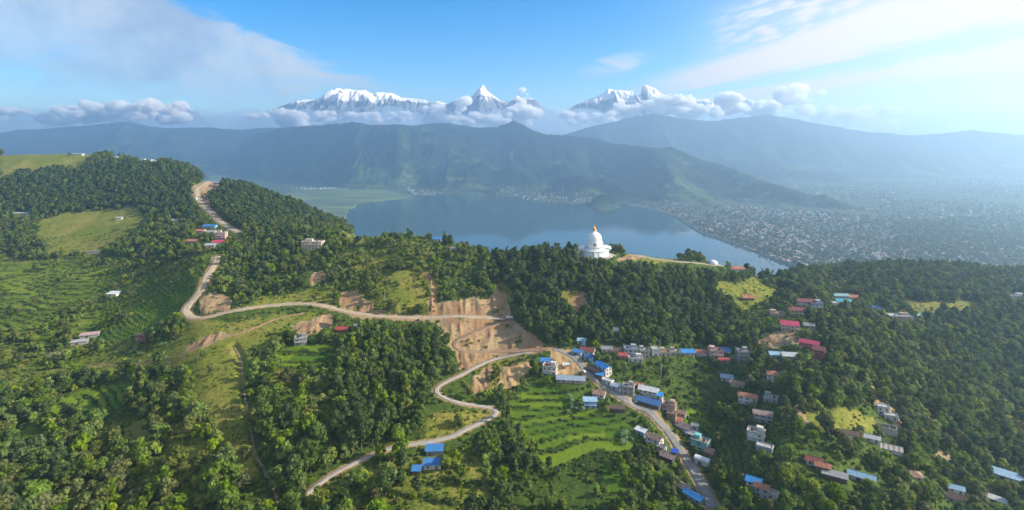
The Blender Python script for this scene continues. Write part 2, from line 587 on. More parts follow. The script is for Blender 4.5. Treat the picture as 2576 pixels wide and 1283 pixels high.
ROADS = [  # name, label, width, surface, sheet polyline
    ("dirt_road", "pale dirt road climbing the far end of the wooded hill", 9.0, 'dirt',
     [(545, 452), (512, 464), (494, 476), (500, 500), (518, 522), (536, 538), (552, 556), (575, 570), (602, 586)]),
    ("dirt_road", "dusty dirt road bending round the quarry and running along the earth cuttings", 8.0, 'dirt',
     [(548, 640), (540, 665), (522, 692), (508, 728), (482, 758), (468, 782), (484, 800), (520, 800), (560, 788), (620, 776), (690, 768), (750, 764), (810, 768),
      (870, 784), (950, 796), (1080, 799), (1180, 797), (1284, 801)]),
    ("dirt_track", "reddish hairpin track through the bare earth cutting", 6.0, 'earth',
     [(1284, 804), (1235, 820), (1180, 842), (1150, 856), (1142, 868), (1152, 880), (1190, 886), (1260, 884), (1330, 882), (1385, 878)]),
    ("village_road", "grey gravel road running down between the village houses", 6.8, 'gravel',
     [(1385, 876), (1420, 886), (1452, 908), (1480, 940), (1530, 980), (1590, 1018), (1640, 1045), (1680, 1085), (1712, 1135), (1742, 1180), (1772, 1230), (1795, 1290)]),
    ("concrete_road", "pale concrete road zigzagging down through the trees to the gully", 3.7, 'concrete',
     [(1350, 885), (1290, 894), (1225, 910), (1160, 944), (1108, 968), (1094, 984), (1118, 1002), (1170, 1018), (1222, 1024), (1252, 1034), (1240, 1050), (1190, 1072),
      (1130, 1102), (1080, 1112), (1000, 1124), (930, 1148), (880, 1172), (830, 1198), (780, 1236), (735, 1275)]),
    ("footpath", "grassy footpath crossing the dry meadow to the bare tree", 2.2, 'earth',
     [(215, 922), (300, 918), (380, 912), (470, 888), (560, 852), (640, 826), (700, 800), (780, 786)]),
    ("pagoda_path", "pale stone path along the ridge from the pagoda", 4.0, 'concrete',
     [(1590, 642), (1640, 651), (1700, 658), (1770, 664), (1850, 676)]),
    ("gully_path", "eroded stony gully running down the edge of the yellow meadow", 1.2, 'earth',
     [(585, 862), (606, 900), (610, 950), (622, 1020), (634, 1090), (640, 1130), (664, 1175), (690, 1225), (702, 1275)]),
]
h0 = Height(H0)
road_lines = []
for name, label, w, surf, pl in ROADS:
    s = spline(pl, 10)
    P = hit(h0, s[:, 0], s[:, 1])
    xy = P[:, :2]
    xy = gauss(xy, 1.6, 0)
    seg = np.r_[0, np.cumsum(np.hypot(*np.diff(xy, axis=0).T))]
    t = np.arange(0, seg[-1], 2.0)
    xy = np.stack([np.interp(t, seg, xy[:, 0]), np.interp(t, seg, xy[:, 1])], -1)
    xy = gauss(xy, 2.0, 0)
    z = gauss(h0(xy[:, 0], xy[:, 1]), 4.0, 0)
    road_lines.append((name, label, w, surf, xy, z))

H1 = H0.copy()
RD = np.full(H0.shape, 99.0)     # distance to a road's edge
du, dl = U[1] - U[0], LD[1] - LD[0]


def window(x, y, rad):
    iu, jd = (x / y - U[0]) / du, (math.log(y) - LD[0]) / dl
    ru, rd = int(rad / y / du) + 2, int(rad / y / dl) + 2
    return slice(max(0, int(jd) - rd), min(ND, int(jd) + rd + 1)), slice(max(0, int(iu) - ru), min(NU, int(iu) + ru + 1))


def level(samples, half, blend):
    """Blend the ground to the heights of nearby samples."""
    best = np.full(H1.shape, 1e9)
    zt = np.zeros(H1.shape)
    for x, y, z in samples:
        sl = window(x, y, half + blend)
        d = np.hypot(GX[sl] - x, GY[sl] - y)
        upd = d < best[sl]
        best[sl] = np.where(upd, d, best[sl])
        zt[sl] = np.where(upd, z, zt[sl])
    k = np.clip((best - half) / blend, 0, 1)
    k = k * k * (3 - 2 * k)
    near = best < half + blend
    H1[near] = (zt * (1 - k) + H1 * k)[near]
    return best


for name, label, w, surf, xy, z in road_lines:
    if surf == 'earth' and w < 3:
        best = level(list(zip(xy[:, 0], xy[:, 1], z - (2.6 if name == 'gully_path' else 0))), w / 2, 3.0 if name != 'gully_path' else 5.0)
    else:
        best = level(list(zip(xy[:, 0], xy[:, 1], z)), w / 2 + 0.8, 6.0)
    RD = np.minimum(RD, best - w / 2 + (1.4 if w < 3 else 0))

# terraces: the ground steps down in level strips
SX, SY = proj(GX, GY, H1)
mp, mt, mm, ms = (look(m, SX, SY) for m in (M_PA, M_TE, M_ME, M_SO))
for a in (mp, mt, mm, ms):
    a[GY > 1400] = 0
stepm = np.clip(gauss(gauss(np.maximum(mp, mt * 0.9), 1.5, 0), 1.5, 1), 0, 1)
stepm *= np.clip((RD - 1.5) / 4, 0, 1)
STEP = 1.9
warp = fbm(GX, GY, 65, 3, 21) * 2.6
tz = (H1 + warp) / STEP
fl = np.floor(tz)
fr = tz - fl
kk = np.clip((fr - 0.72) / 0.28, 0, 1)
kk = kk * kk * (3 - 2 * kk)
stepped = (fl + kk) * STEP - warp
H1 = H1 * (1 - stepm) + (stepped + warp * 0.0) * stepm
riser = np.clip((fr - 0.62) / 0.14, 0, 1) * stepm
# rills in the bare cuttings
rill = (ridged(GX * 1.0 + GY * 0.15, GY * 0.25, 9.0, 3, 31) - 0.5) * 3.6
soil_s = gauss(gauss(ms, 1.0, 0), 1.0, 1) * np.clip((RD - 0.5) / 3, 0, 1)
H1 += rill * soil_s
# dry rough ground
H1 += fbm(GX, GY, 7.0, 2, 77) * 0.5 * np.clip((RD - 1) / 4, 0, 1) * (1 - mp)
h1 = Height(H1)


def pad(x, y, r, z=None, blend=6.0):
    """Level a building plot."""
    z = float(h1(x, y)) if z is None else z
    sl = window(x, y, r + blend)
    d = np.hypot(GX[sl] - x, GY[sl] - y)
    k = np.clip((d - r) / blend, 0, 1)
    k = k * k * (3 - 2 * k)
    H1[sl] = z * (1 - k) + H1[sl] * k
    return z

# ================================================================== building plots
# name, category, X, Y (foot, sheet), length, depth, storeys, yaw, wall, roof shape, roof colour, label
HOUSES = [
    ("hotel", "hotel", 788, 626, 25, 11, 3, -4, 'cream', 'flat', 'conc', "three storey cream hotel with balconies and roof room on the wooded ridge"),
    ("ridge_hut", "hut", 1100, 597, 11, 7, 1, 5, 'white', 'gable', 'blue', "white hut with blue tin roof on the ridge above the lake"),
    ("ruined_shed", "shed", 1141, 630, 9, 4, 1, 14, 'grey', 'flat', 'conc', "low pale concrete shell on the slope beneath the blue roofed ridge hut"),
    ("concrete_house", "house", 757, 866, 11.5, 9, 2, 14, 'grey', 'flat', 'conc', "unfinished grey two storey concrete house standing alone above green paddies"),
    ("red_roof_house", "house", 861, 834, 11, 7, 1, -4, 'brown', 'gable', 'red', "small red roofed house with white end wall under the dirt road"),
    ("privy", "shed", 895, 828, 3, 2.6, 1, -10, 'white', 'shed', 'tin', "tiny white outhouse beside the small red roofed house"),
    ("blue_farmhouse", "farmhouse", 1093, 1140, 15, 8.5, 1, 3, 'grey', 'shed', 'blue', "upper long building with bright blue roof under the concrete road"),
    ("blue_farmhouse", "farmhouse", 1088, 1176, 15, 8, 1, 3, 'white', 'shed', 'blue', "middle building with bright blue roof and white verandah under the concrete road"),
    ("blue_shed", "shed", 1048, 1192, 7, 6, 1, 2, 'timber', 'shed', 'blue', "smallest of the three blue roofs under the concrete road"),
    ("metal_shed", "shed", 286, 744, 12, 8, 1, -3, 'white', 'shed', 'white', "lone white metal shed with sloping roof among shaded terraces"),
    ("long_barn", "barn", 226, 848, 16, 6, 1, 22, 'grey', 'shed', 'pink', "low barn with faded pink tin roof behind the grey roofed barn"),
    ("long_barn", "barn", 200, 866, 16, 6, 1, 22, 'grey', 'shed', 'tin', "low barn with grey tin roof near the bare tree"),
    ("brown_cottage", "cottage", 356, 858, 8, 7, 2, 20, 'mud', 'gable', 'dkbrown', "brown mud cottage with dark roof among banana plants"),
    ("stone_ruin", "ruin", 236, 638, 20, 3, 1, 8, 'stone', 'flat', 'conc', "long low stone ruin across the middle of the yellow field"),
    ("hill_cabin", "cabin", 440, 558, 11, 6, 1, 6, 'white', 'shed', 'tin', "white cabin with grey roof at the foot of the dark forest"),
    ("field_hut", "hut", 300, 552, 9, 6, 1, 12, 'white', 'shed', 'tin', "small white hut at the top of the yellow field"),
    ("hill_school", "school", 55, 541, 26, 7, 1, 6, 'white', 'shed', 'tin', "long white school block at the edge of the dark forest"),
    ("summit_house", "house", 195, 384, 26, 8, 1, -2, 'white', 'shed', 'tin', "long white house on the skyline of the grassy hilltop"),
    ("summit_hut", "hut", 294, 378, 9, 7, 1, 0, 'white', 'shed', 'white', "small white hut beside the tallest tree on the hilltop"),
    ("summit_lodge", "lodge", 366, 391, 30, 9, 1, -3, 'white', 'flat', 'white', "long white lodge on the skyline east of the tallest hilltop tree"),
    ("summit_store", "shed", 390, 392, 8, 6, 1, -3, 'white', 'gable', 'tin', "small white store at the end of the long skyline lodge"),
    ("road_shrine", "shrine", 492, 503, 4, 4, 1, 0, 'white', 'hip', 'white', "tiny white shrine beside the upper dirt road"),
    ("pass_hut", "hut", 545, 436, 9, 6, 1, 0, 'grey', 'shed', 'tin', "grey hut at the top of the dirt road where it crosses the ridge"),
    ("hamlet_house", "house", 529, 573, 19, 8, 1, -6, 'blue', 'gable', 'blue', "house with long bright blue roof at the top of the hillside hamlet"),
    ("hamlet_house", "house", 506, 585, 14, 8, 1, -12, 'white', 'gable', 'orange', "orange roofed house in the hillside hamlet under the blue roof"),
    ("hamlet_house", "house", 531, 588, 12, 8, 1, 10, 'white', 'gable', 'grey', "grey roofed house in the hillside hamlet beside the orange roof"),
    ("hamlet_house", "house", 557, 602, 13, 9, 3, 6, 'pink', 'flat', 'conc', "tallest house of the hillside hamlet, pink with three storeys"),
    ("hamlet_house", "house", 488, 611, 17, 8, 1, -4, 'grey', 'gable', 'rust', "long rust and grey roofed house at the western end of the hamlet"),
    ("hamlet_house", "house", 551, 614, 14, 8, 1, 12, 'white', 'gable', 'magenta', "magenta roofed house just under the pink three storey house"),
    ("hamlet_house", "house", 528, 622, 12, 7, 1, 14, 'grey', 'shed', 'tin', "lowest house of the hamlet with a grey tin roof"),
    # --- the village round the top of the gravel road
    ("roadside_stall", "stall", 1463, 864, 8, 5, 1, -12, 'blue', 'shed', 'ltblue', "small pale blue stall at the foot of the shaded forest"),
    ("teahouse", "teahouse", 1478, 888, 14, 9, 1, -22, 'white', 'gable', 'dkred', "teahouse with dark red roof at the top bend of the gravel road"),
    ("lean_to", "shed", 1453, 892, 9, 5, 1, -30, 'blue', 'shed', 'blue', "blue lean to shed between the teahouse and the road"),
    ("lean_to", "shed", 1482, 906, 9, 5, 1, -32, 'blue', 'shed', 'dkblue', "dark blue lean to shed just under the teahouse"),
    ("lodging_house", "house", 1372, 915, 9, 6, 1, -6, 'white', 'shed', 'blue', "small blue roofed house at the upper corner of the sandy yard"),
    ("lodging_house", "house", 1384, 938, 13, 9, 2, -16, 'white', 'flat', 'brown', "flat brown roofed two storey house at the corner of the sandy yard"),
    ("bus_depot", "building", 1436, 960, 26, 9, 1, -8, 'pinkgrey', 'gable', 'bluegrey', "long low building with blue edged grey roof across the sandy yard"),
    ("guest_house", "guest house", 1517, 938, 16, 8, 2, -58, 'white', 'gable', 'brightblue', "guest house with brightest blue roof beside the gravel road"),
    ("guest_house", "guest house", 1496, 937, 15, 7, 1, -58, 'dark', 'gable', 'dkbrown', "dark brown roofed house along the road beside the brightest blue roof"),
    ("tarp_shelter", "shelter", 1509, 950, 6, 5, 1, -30, 'timber', 'shed', 'brightblue', "small blue tarpaulin shelter at the roadside"),
    ("box_shop", "shop", 1529, 966, 10, 5, 1, -42, 'white', 'flat', 'white', "white box shaped shop on the roadside"),
    ("box_shop", "shop", 1548, 979, 8, 5, 1, -38, 'bluegrey', 'shed', 'bluegrey', "grey blue roadside shop beside the white box shaped shop"),
    ("corner_house", "house", 1508, 997, 10, 9, 1, -22, 'white', 'gable', 'brown', "white house with brown gabled roof above the paddies"),
    ("blue_white_house", "house", 1484, 1024, 11, 8, 2, -3, 'blue', 'gable', 'ltblue', "blue and white two storey house overlooking the paddies"),
    ("rusty_barn", "barn", 1552, 1036, 14, 5, 1, -10, 'dark', 'shed', 'dkbrown', "rusty dark roofed open barn above the highest paddy terrace"),
    ("shop_house", "house", 1581, 990, 10, 9, 2, -18, 'grey', 'flat', 'conc', "grey two storey shop house with rusty roof room beside the road"),
    ("white_roof_hall", "hall", 1632, 988, 17, 9, 1, -28, 'white', 'gable', 'white', "hall with long white roof behind the long blue roof"),
    ("market_shelter", "shelter", 1630, 1020, 22, 7, 1, -36, 'dark', 'shed', 'dkblue', "longest blue roofed shelter beside the gravel road"),
    ("blue_kiosk", "kiosk", 1657, 1004, 7, 5, 1, -30, 'white', 'shed', 'brightblue', "small bright blue roofed kiosk at the end of the white roofed hall"),
    ("terraced_house", "house", 1684, 1036, 12, 9, 2, -28, 'tan', 'flat', 'brown', "tan two storey house with flat brown roof after the long blue shelter"),
    ("brick_store", "store", 1690, 1050, 8, 6, 1, -30, 'mud', 'flat', 'brown', "low mud brick store in front of the tan two storey house"),
    ("patched_house", "house", 1722, 1082, 14, 9, 1, -52, 'grey', 'gable', 'rustgrey', "patchy rust and grey roofed house under the retaining wall of the road"),
    ("water_hut", "hut", 1748, 1080, 6, 5, 1, -20, 'white', 'flat', 'white', "small white flat roofed hut between the patchy roof and the teal house"),
    ("teal_house", "house", 1763, 1128, 14, 10, 2, -38, 'teal', 'flat', 'brown', "teal walled house with cluttered flat brown roof below the road"),
    ("brown_annex", "annex", 1783, 1146, 8, 6, 1, -38, 'mud', 'shed', 'brown', "brown roofed annex on the downhill side of the teal house"),
    ("curved_shelter", "shelter", 1767, 1168, 12, 6, 1, -38, 'white', 'barrel', 'white', "white curved tin shelter at the roadside under the teal house"),
    ("slope_cabin", "cabin", 1612, 1092, 9, 4.5, 1, -44, 'blue', 'shed', 'white', "narrow cabin with pale blue white roof above the orange gable"),
    ("orange_gable_house", "house", 1647, 1120, 13, 8, 2, -44, 'white', 'gable', 'brown', "white house with brown roof and orange gable west of the road"),
    ("porch_house", "house", 1664, 1132, 8, 6, 1, -44, 'white', 'gable', 'grey', "small white porch house at the end of the orange gabled house"),
    ("old_sheds", "shed", 1680, 1158, 12, 7, 1, -40, 'dark', 'gable', 'rustgrey', "cluttered dark shed with patched grey roof west of the road"),
    ("tarp_shelter", "shelter", 1697, 1146, 5, 4, 1, -36, 'timber', 'shed', 'royal', "royal blue tarpaulin beside the cluttered dark shed"),
    ("blue_store", "store", 1745, 1258, 16, 6.5, 1, -52, 'bluegrey', 'gable', 'brightblue', "long blue roofed store beside the lowest stretch of the gravel road"),
    ("road_stall", "stall", 1704, 1066, 8, 6, 1, -46, 'mud', 'shed', 'rust', "small rust roofed stall on the roadside uphill of the patchy rust and grey roof"),
    ("road_stall", "stall", 1740, 1100, 9, 6, 1, -44, 'bluegrey', 'shed', 'tin', "small tin roofed stall between the patchy roof and the teal house"),
    ("store_shed", "shed", 1668, 1146, 8, 6, 1, -42, 'grey', 'gable', 'brown', "brown roofed shed joined to the cluttered dark shed west of the road"),
    ("road_kiosk", "kiosk", 1566, 988, 7, 5, 1, -36, 'white', 'shed', 'tin', "tiny tin roofed kiosk between the grey blue shop and the grey shop house"),
    ("back_shed", "shed", 1606, 976, 9, 6, 1, -22, 'mud', 'gable', 'rust', "rust roofed shed behind the grey two storey shop house"),
    ("verge_hut", "hut", 1722, 1236, 11, 7, 1, -50, 'grey', 'gable', 'rustgrey', "patched grey roofed hut uphill of the long blue roofed store by the trees"),
    ("back_cottage", "cottage", 1712, 1046, 10, 7, 1, -30, 'pinkgrey', 'gable', 'brown', "brown roofed cottage on the slope east of the tan two storey house"),
    # --- the row along the foot of the pagoda hill
    ("row_house", "house", 1526, 884, 10, 7, 1, -8, 'white', 'gable', 'grey', "white grey roofed house at the western start of the hill foot row"),
    ("row_house", "house", 1551, 889, 12, 8, 1, -6, 'mud', 'gable', 'dkbrown', "dark brown house second along the hill foot row"),
    ("red_awning_shop", "shop", 1567, 902, 8, 5, 1, -8, 'mud', 'shed', 'red', "small shop with red awning below the hill foot row"),
    ("row_house", "house", 1586, 893, 13, 9, 2, -8, 'bluegrey', 'flat', 'bluegrey', "blue grey two storey house in the hill foot row"),
    ("low_house", "house", 1598, 908, 14, 8, 1, -10, 'white', 'flat', 'conc', "low white flat house downhill of the blue grey two storey house"),
    ("row_house", "house", 1620, 897, 10, 8, 2, -4, 'grey', 'flat', 'conc', "narrow grey concrete house standing just east of the blue grey one"),
    ("row_house", "house", 1648, 894, 8, 8, 2, -2, 'white', 'flat', 'conc', "pale narrow tower house in the middle of the hill foot row"),
    ("row_house", "house", 1673, 893, 10, 8, 1, -4, 'cream', 'flat', 'brown', "cream flat roofed house east of the pale narrow tower house"),
    ("row_house", "house", 1698, 892, 11, 8, 1, -4, 'grey', 'flat', 'conc', "grey flat roofed house next to the blue roofed row house"),
    ("row_house", "house", 1728, 892, 14, 9, 1, -3, 'white', 'gable', 'brightblue', "white row house with the only bright blue roof in the hill foot row"),
    ("row_house", "house", 1767, 893, 14, 9, 1, -3, 'white', 'gable', 'rust', "white row house with a rust red roof in the hill foot row"),
    ("row_house", "house", 1800, 897, 14, 10, 2, -5, 'pink', 'flat', 'brown', "pink two storey house with cluttered flat roof in the hill foot row"),
    ("row_shed", "shed", 1826, 890, 8, 7, 1, -14, 'white', 'shed', 'blue', "blue roofed shed at the eastern end of the pink row house"),
    ("low_red_shed", "shed", 1822, 914, 10, 5, 1, -4, 'mud', 'shed', 'red', "low red roofed shed under the pink row house"),
    ("concrete_tower", "house", 1868, 908, 11, 9, 3, -6, 'grey', 'flat', 'conc', "unfinished grey three storey concrete house standing apart from the row"),
    # --- houses on the eastern slope
    ("slope_house", "house", 1829, 957, 11, 6, 1, -22, 'bluegrey', 'shed', 'bluegrey', "blue grey roofed house at the head of the path with the pale sheds"),
    ("slope_house", "house", 1855, 972, 12, 7, 1, -30, 'tan', 'gable', 'brown', "tan roofed house between the blue grey roof and the long white wall"),
    ("long_white_house", "house", 1882, 1014, 15, 8, 2, -30, 'white', 'gable', 'rust', "long white walled house with reddish brown roof on the eastern slope"),
    ("rust_cottage", "cottage", 1943, 958, 9, 8, 2, -25, 'white', 'hip', 'rust', "white cottage with rust red hipped roof among trees"),
    ("grey_slab_house", "house", 1940, 1010, 11, 8, 1, -30, 'grey', 'flat', 'conc', "grey slab roofed house on the steep path among trees"),
    ("arcade_house", "house", 1919, 1060, 15, 8, 2, -22, 'grey', 'gable', 'rustgrey', "arcaded grey house with patched rust roof on the eastern slope"),
    ("stacked_house", "house", 1902, 1106, 13, 9, 2, -30, 'white', 'flat', 'tan', "tan roofed white house stacked above the grey terrace house"),
    ("terrace_house", "house", 1924, 1134, 13, 8, 1, -35, 'bluegrey', 'flat', 'conc', "grey terrace house just downhill of the tan roofed white house"),
    ("half_blue_house", "house", 1897, 1232, 11, 8, 2, -32, 'white', 'gable', 'brightblue', "white house with bright blue roof near the lower road"),
    ("half_rust_house", "house", 1918, 1248, 10, 7, 2, -36, 'bluegrey', 'gable', 'rust', "rust roofed house joined to the blue roofed house near the lower road"),
    ("magenta_house", "house", 1986, 830, 15, 11, 2, -20, 'cream', 'gable', 'magenta', "cream house with big magenta red roof above the bare terraces"),
    ("annex_house", "house", 2036, 824, 10, 7, 1, -20, 'bluegrey', 'gable', 'grey', "grey roofed annex uphill of the big magenta roof"),
    ("red_hotel", "hotel", 2036, 878, 17, 9, 2, -34, 'red', 'gable', 'magenta', "red hotel wing with long crimson roof"),
    ("red_hotel", "hotel", 2061, 904, 10, 9, 3, -34, 'red', 'gable', 'dkred', "red three storey hotel block with balconies at the end of the wing"),
    ("blue_roof_cottage", "cottage", 1951, 898, 12, 8, 1, -10, 'white', 'gable', 'ltblue', "white cottage with pale blue roof west of the red hotel"),
    ("white_roof_cottage", "cottage", 1986, 901, 14, 9, 1, -10, 'pink', 'gable', 'ltgrey', "cottage with pale grey white roof next to the red hotel"),
    ("hill_lodge", "lodge", 2024, 770, 18, 9, 2, -12, 'white', 'gable', 'dkred', "white lodge with long dark red roof on the eastern spur"),
    ("hill_lodge", "lodge", 2052, 776, 12, 9, 2, -8, 'ltblue', 'flat', 'dkred', "pale blue walled lodge block on the eastern spur"),
    ("yellow_house", "house", 2006, 793, 15, 9, 2, -14, 'yellow', 'gable', 'dkred', "yellow house with brownish red roof under the dark red roofed lodge"),
    ("builders_yard", "house", 1954, 795, 15, 9, 1, -10, 'tan', 'flat', 'brown', "tan half built house west of the yellow house"),
    ("resort_house", "house", 2147, 752, 20, 10, 1, -20, 'white', 'gable', 'orange', "resort building with long orange red roof on the eastern spur"),
    ("resort_house", "house", 2114, 748, 17, 9, 1, -8, 'white', 'gable', 'ltteal', "resort building with pale teal roof behind the turquoise one"),
    ("resort_house", "house", 2120, 762, 17, 9, 1, -8, 'teal', 'gable', 'turq', "resort building with turquoise roof beside the long orange red roof"),
    ("resort_annex", "annex", 2100, 768, 8, 7, 1, -10, 'white', 'flat', 'white', "small white annex under the turquoise resort roof"),
    ("modern_villa", "villa", 2262, 806, 26, 12, 2, -8, 'tan', 'flat', 'ltgrey', "grey modern villa with stepped flat roofs under the yellow plateau"),
    ("blue_strip_shed", "shed", 2205, 780, 14, 5, 1, -30, 'white', 'shed', 'blue', "narrow blue roofed shed uphill of the modern villa"),
    ("villa_garage", "garage", 2312, 800, 13, 7, 1, -10, 'white', 'shed', 'ltblue', "pale blue roofed garage at the eastern end of the modern villa"),
    ("plateau_house", "house", 2556, 754, 22, 10, 2, -8, 'white', 'flat', 'ltgrey', "hazy white house on the far side of the yellow plateau"),
    ("brown_hut", "hut", 1880, 754, 12, 8, 1, -6, 'mud', 'gable', 'rust', "brown hut with rust roof in the grassy clearing east of the pagoda hill"),
    ("red_pavilion", "pavilion", 1855, 678, 17, 10, 1, -8, 'white', 'hip', 'orange', "pavilion with orange red hipped roof at the end of the pagoda ridge"),
    ("white_dome_tent", "tent", 1793, 657, 12, 9, 0, 0, 'white', 'dome', 'white', "white domed tent on the ridge path east of the pagoda"),
    ("ridge_shop", "shop", 2221, 1042, 10, 7, 2, -24, 'white', 'flat', 'ltgrey', "white grey block house at the edge of the landslip"),
    ("ridge_shop", "shop", 2240, 1054, 11, 7, 1, -24, 'ltgrey', 'flat', 'ltgrey', "low flat house against the landslip scar"),
    ("brown_roof_cabin", "cabin", 2139, 1100, 12, 7, 1, -18, 'white', 'gable', 'dkbrown', "dark brown roofed cabin west of the grey ruins"),
    ("ruined_house", "ruin", 2232, 1092, 14, 7, 2, -24, 'stone', 'ruin', 'conc', "roofless grey stone ruin behind the striped roof"),
    ("white_cottage", "cottage", 2194, 1110, 11, 6, 1, -28, 'white', 'gable', 'ltgrey', "white cottage with pale roof joined to the striped roofed house"),
    ("striped_roof_house", "house", 2238, 1136, 19, 9, 1, -30, 'white', 'gable', 'stripe', "long house with striped grey and brown roof beside the bright green lawn"),
    ("maroon_house", "house", 2048, 1168, 12, 8, 1, -28, 'white', 'gable', 'dkred', "white house with maroon roof in the trees of the lower slope"),
    ("maroon_house", "house", 2070, 1182, 11, 7, 1, -28, 'mud', 'gable', 'rust', "rust red roofed house joined to the maroon roofed white house"),
    ("shaded_shed", "shed", 2100, 1206, 17, 6, 1, -30, 'dark', 'shed', 'grey', "long grey shed running downhill from the rust red roof"),
    ("poultry_house", "shed", 2168, 1208, 19, 8, 1, -34, 'white', 'gable', 'ltblue', "long pale blue roofed poultry house with a dark ridge gap"),
    ("hip_roof_house", "house", 2296, 1204, 14, 10, 1, -18, 'white', 'hip', 'brown', "white house with brown and cream hipped roof"),
    ("big_blue_shed", "shed", 2532, 1204, 24, 10, 1, -44, 'white', 'shed', 'ltblue', "large pale blue roofed shed at the eastern edge of the slope"),
    ("tin_house", "house", 2404, 1236, 12, 8, 1, -30, 'white', 'gable', 'ltblue', "pale tin roofed house uphill of the brown roofed pair"),
    ("eave_house", "house", 2412, 1262, 17, 9, 1, -32, 'white', 'gable', 'dkbrown', "white house with deep dark brown eaves at the bottom of the eastern slope"),
    ("grey_tin_shed", "shed", 2506, 1266, 14, 6, 1, -46, 'grey', 'shed', 'ltgrey', "narrow pale tin shed downhill of the large pale blue shed"),
    ("lower_hut", "hut", 1942, 1252, 9, 6, 1, -40, 'white', 'flat', 'conc', "grey hut on the downhill side of the rust roofed joined house"),
]


def fit(r):
    k = 1.0
    if r[3] > 1130:
        k = 0.74
    elif r[3] > 1030:
        k = 0.82
    elif r[3] > 860:
        k = 0.88
    return r[:4] + (r[4] * k, r[5] * k) + r[6:]


HOUSES = [fit(r) for r in HOUSES]
PAGODA_AT = (1500, 646)
plots = []
for rec in HOUSES:
    yy = rec[3]
    p = hit(h1, rec[2], yy)[0]
    while p[1] > 1380:                      # just over the skyline: step down to the crest
        yy += 1.0
        p = hit(h1, rec[2], yy)[0]
        if p[1] <= 1380:
            p = hit(h1, rec[2], yy + 2.0)[0]
    z = pad(p[0], p[1], 0.5 * math.hypot(rec[4], rec[5]) * 0.85, float(p[2]))
    plots.append((float(p[0]), float(p[1]), z))
pg = hit(h1, *PAGODA_AT)[0]
PGX, PGY = float(pg[0]), float(pg[1]) + 14.0
PGZ = pad(PGX, PGY, 24.0, zrow(648, PGY - 16), 16.0)

# ================================================================== ground
SX, SY = proj(GX, GY, H1)
lim = GY < 1400
mask = np.zeros((ND, NU, 4))
mask[..., 0] = gauss(gauss(look(M_SO, SX, SY) * lim, 0.8, 0), 0.8, 1)
mask[..., 1] = gauss(gauss(np.maximum(look(M_PA, SX, SY), 0.47 * look(M_TE, SX, SY) * (SX < 600)) * lim * (RD > 1.0), 0.5, 0), 0.5, 1)
mask[..., 2] = gauss(gauss(np.maximum(look(M_ME, SX, SY), 0.45 * np.maximum(look(M_OP, SX, SY) * (SX < 1500), look(M_TE, SX, SY) * (SX < 1200))) * lim, 1.5, 0), 1.5, 1)
verge = np.clip((3.6 - RD) / 3.0, 0, 1) * 0.72
mask[..., 0] = np.maximum(mask[..., 0], verge)
pd_ = np.hypot(GX - PGX, GY - PGY)
mask[..., 0] = np.maximum(mask[..., 0], np.clip((30 - pd_) / 4, 0, 1) * 0.0)
mask[..., 3] = 1.0
mask2 = np.zeros((ND, NU, 4))
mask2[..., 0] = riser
mask2[..., 1] = np.clip((26 - pd_) / 3, 0, 1)
orange = raster([[(1262, 925), (1345, 905), (1305, 975), (1265, 978)], [(1378, 882), (1430, 885), (1475, 935), (1400, 945)]], 5, 4)
mask2[..., 2] = look(orange, SX, SY) * lim
plot_id = fl * 3.7 + np.floor((GX + fbm(GX, GY, 30, 2, 8) * 8) / 34 + fl * 0.37) * 1.9
mask2[..., 3] = _hash(plot_id, plot_id * 0 + 2.0, 3)


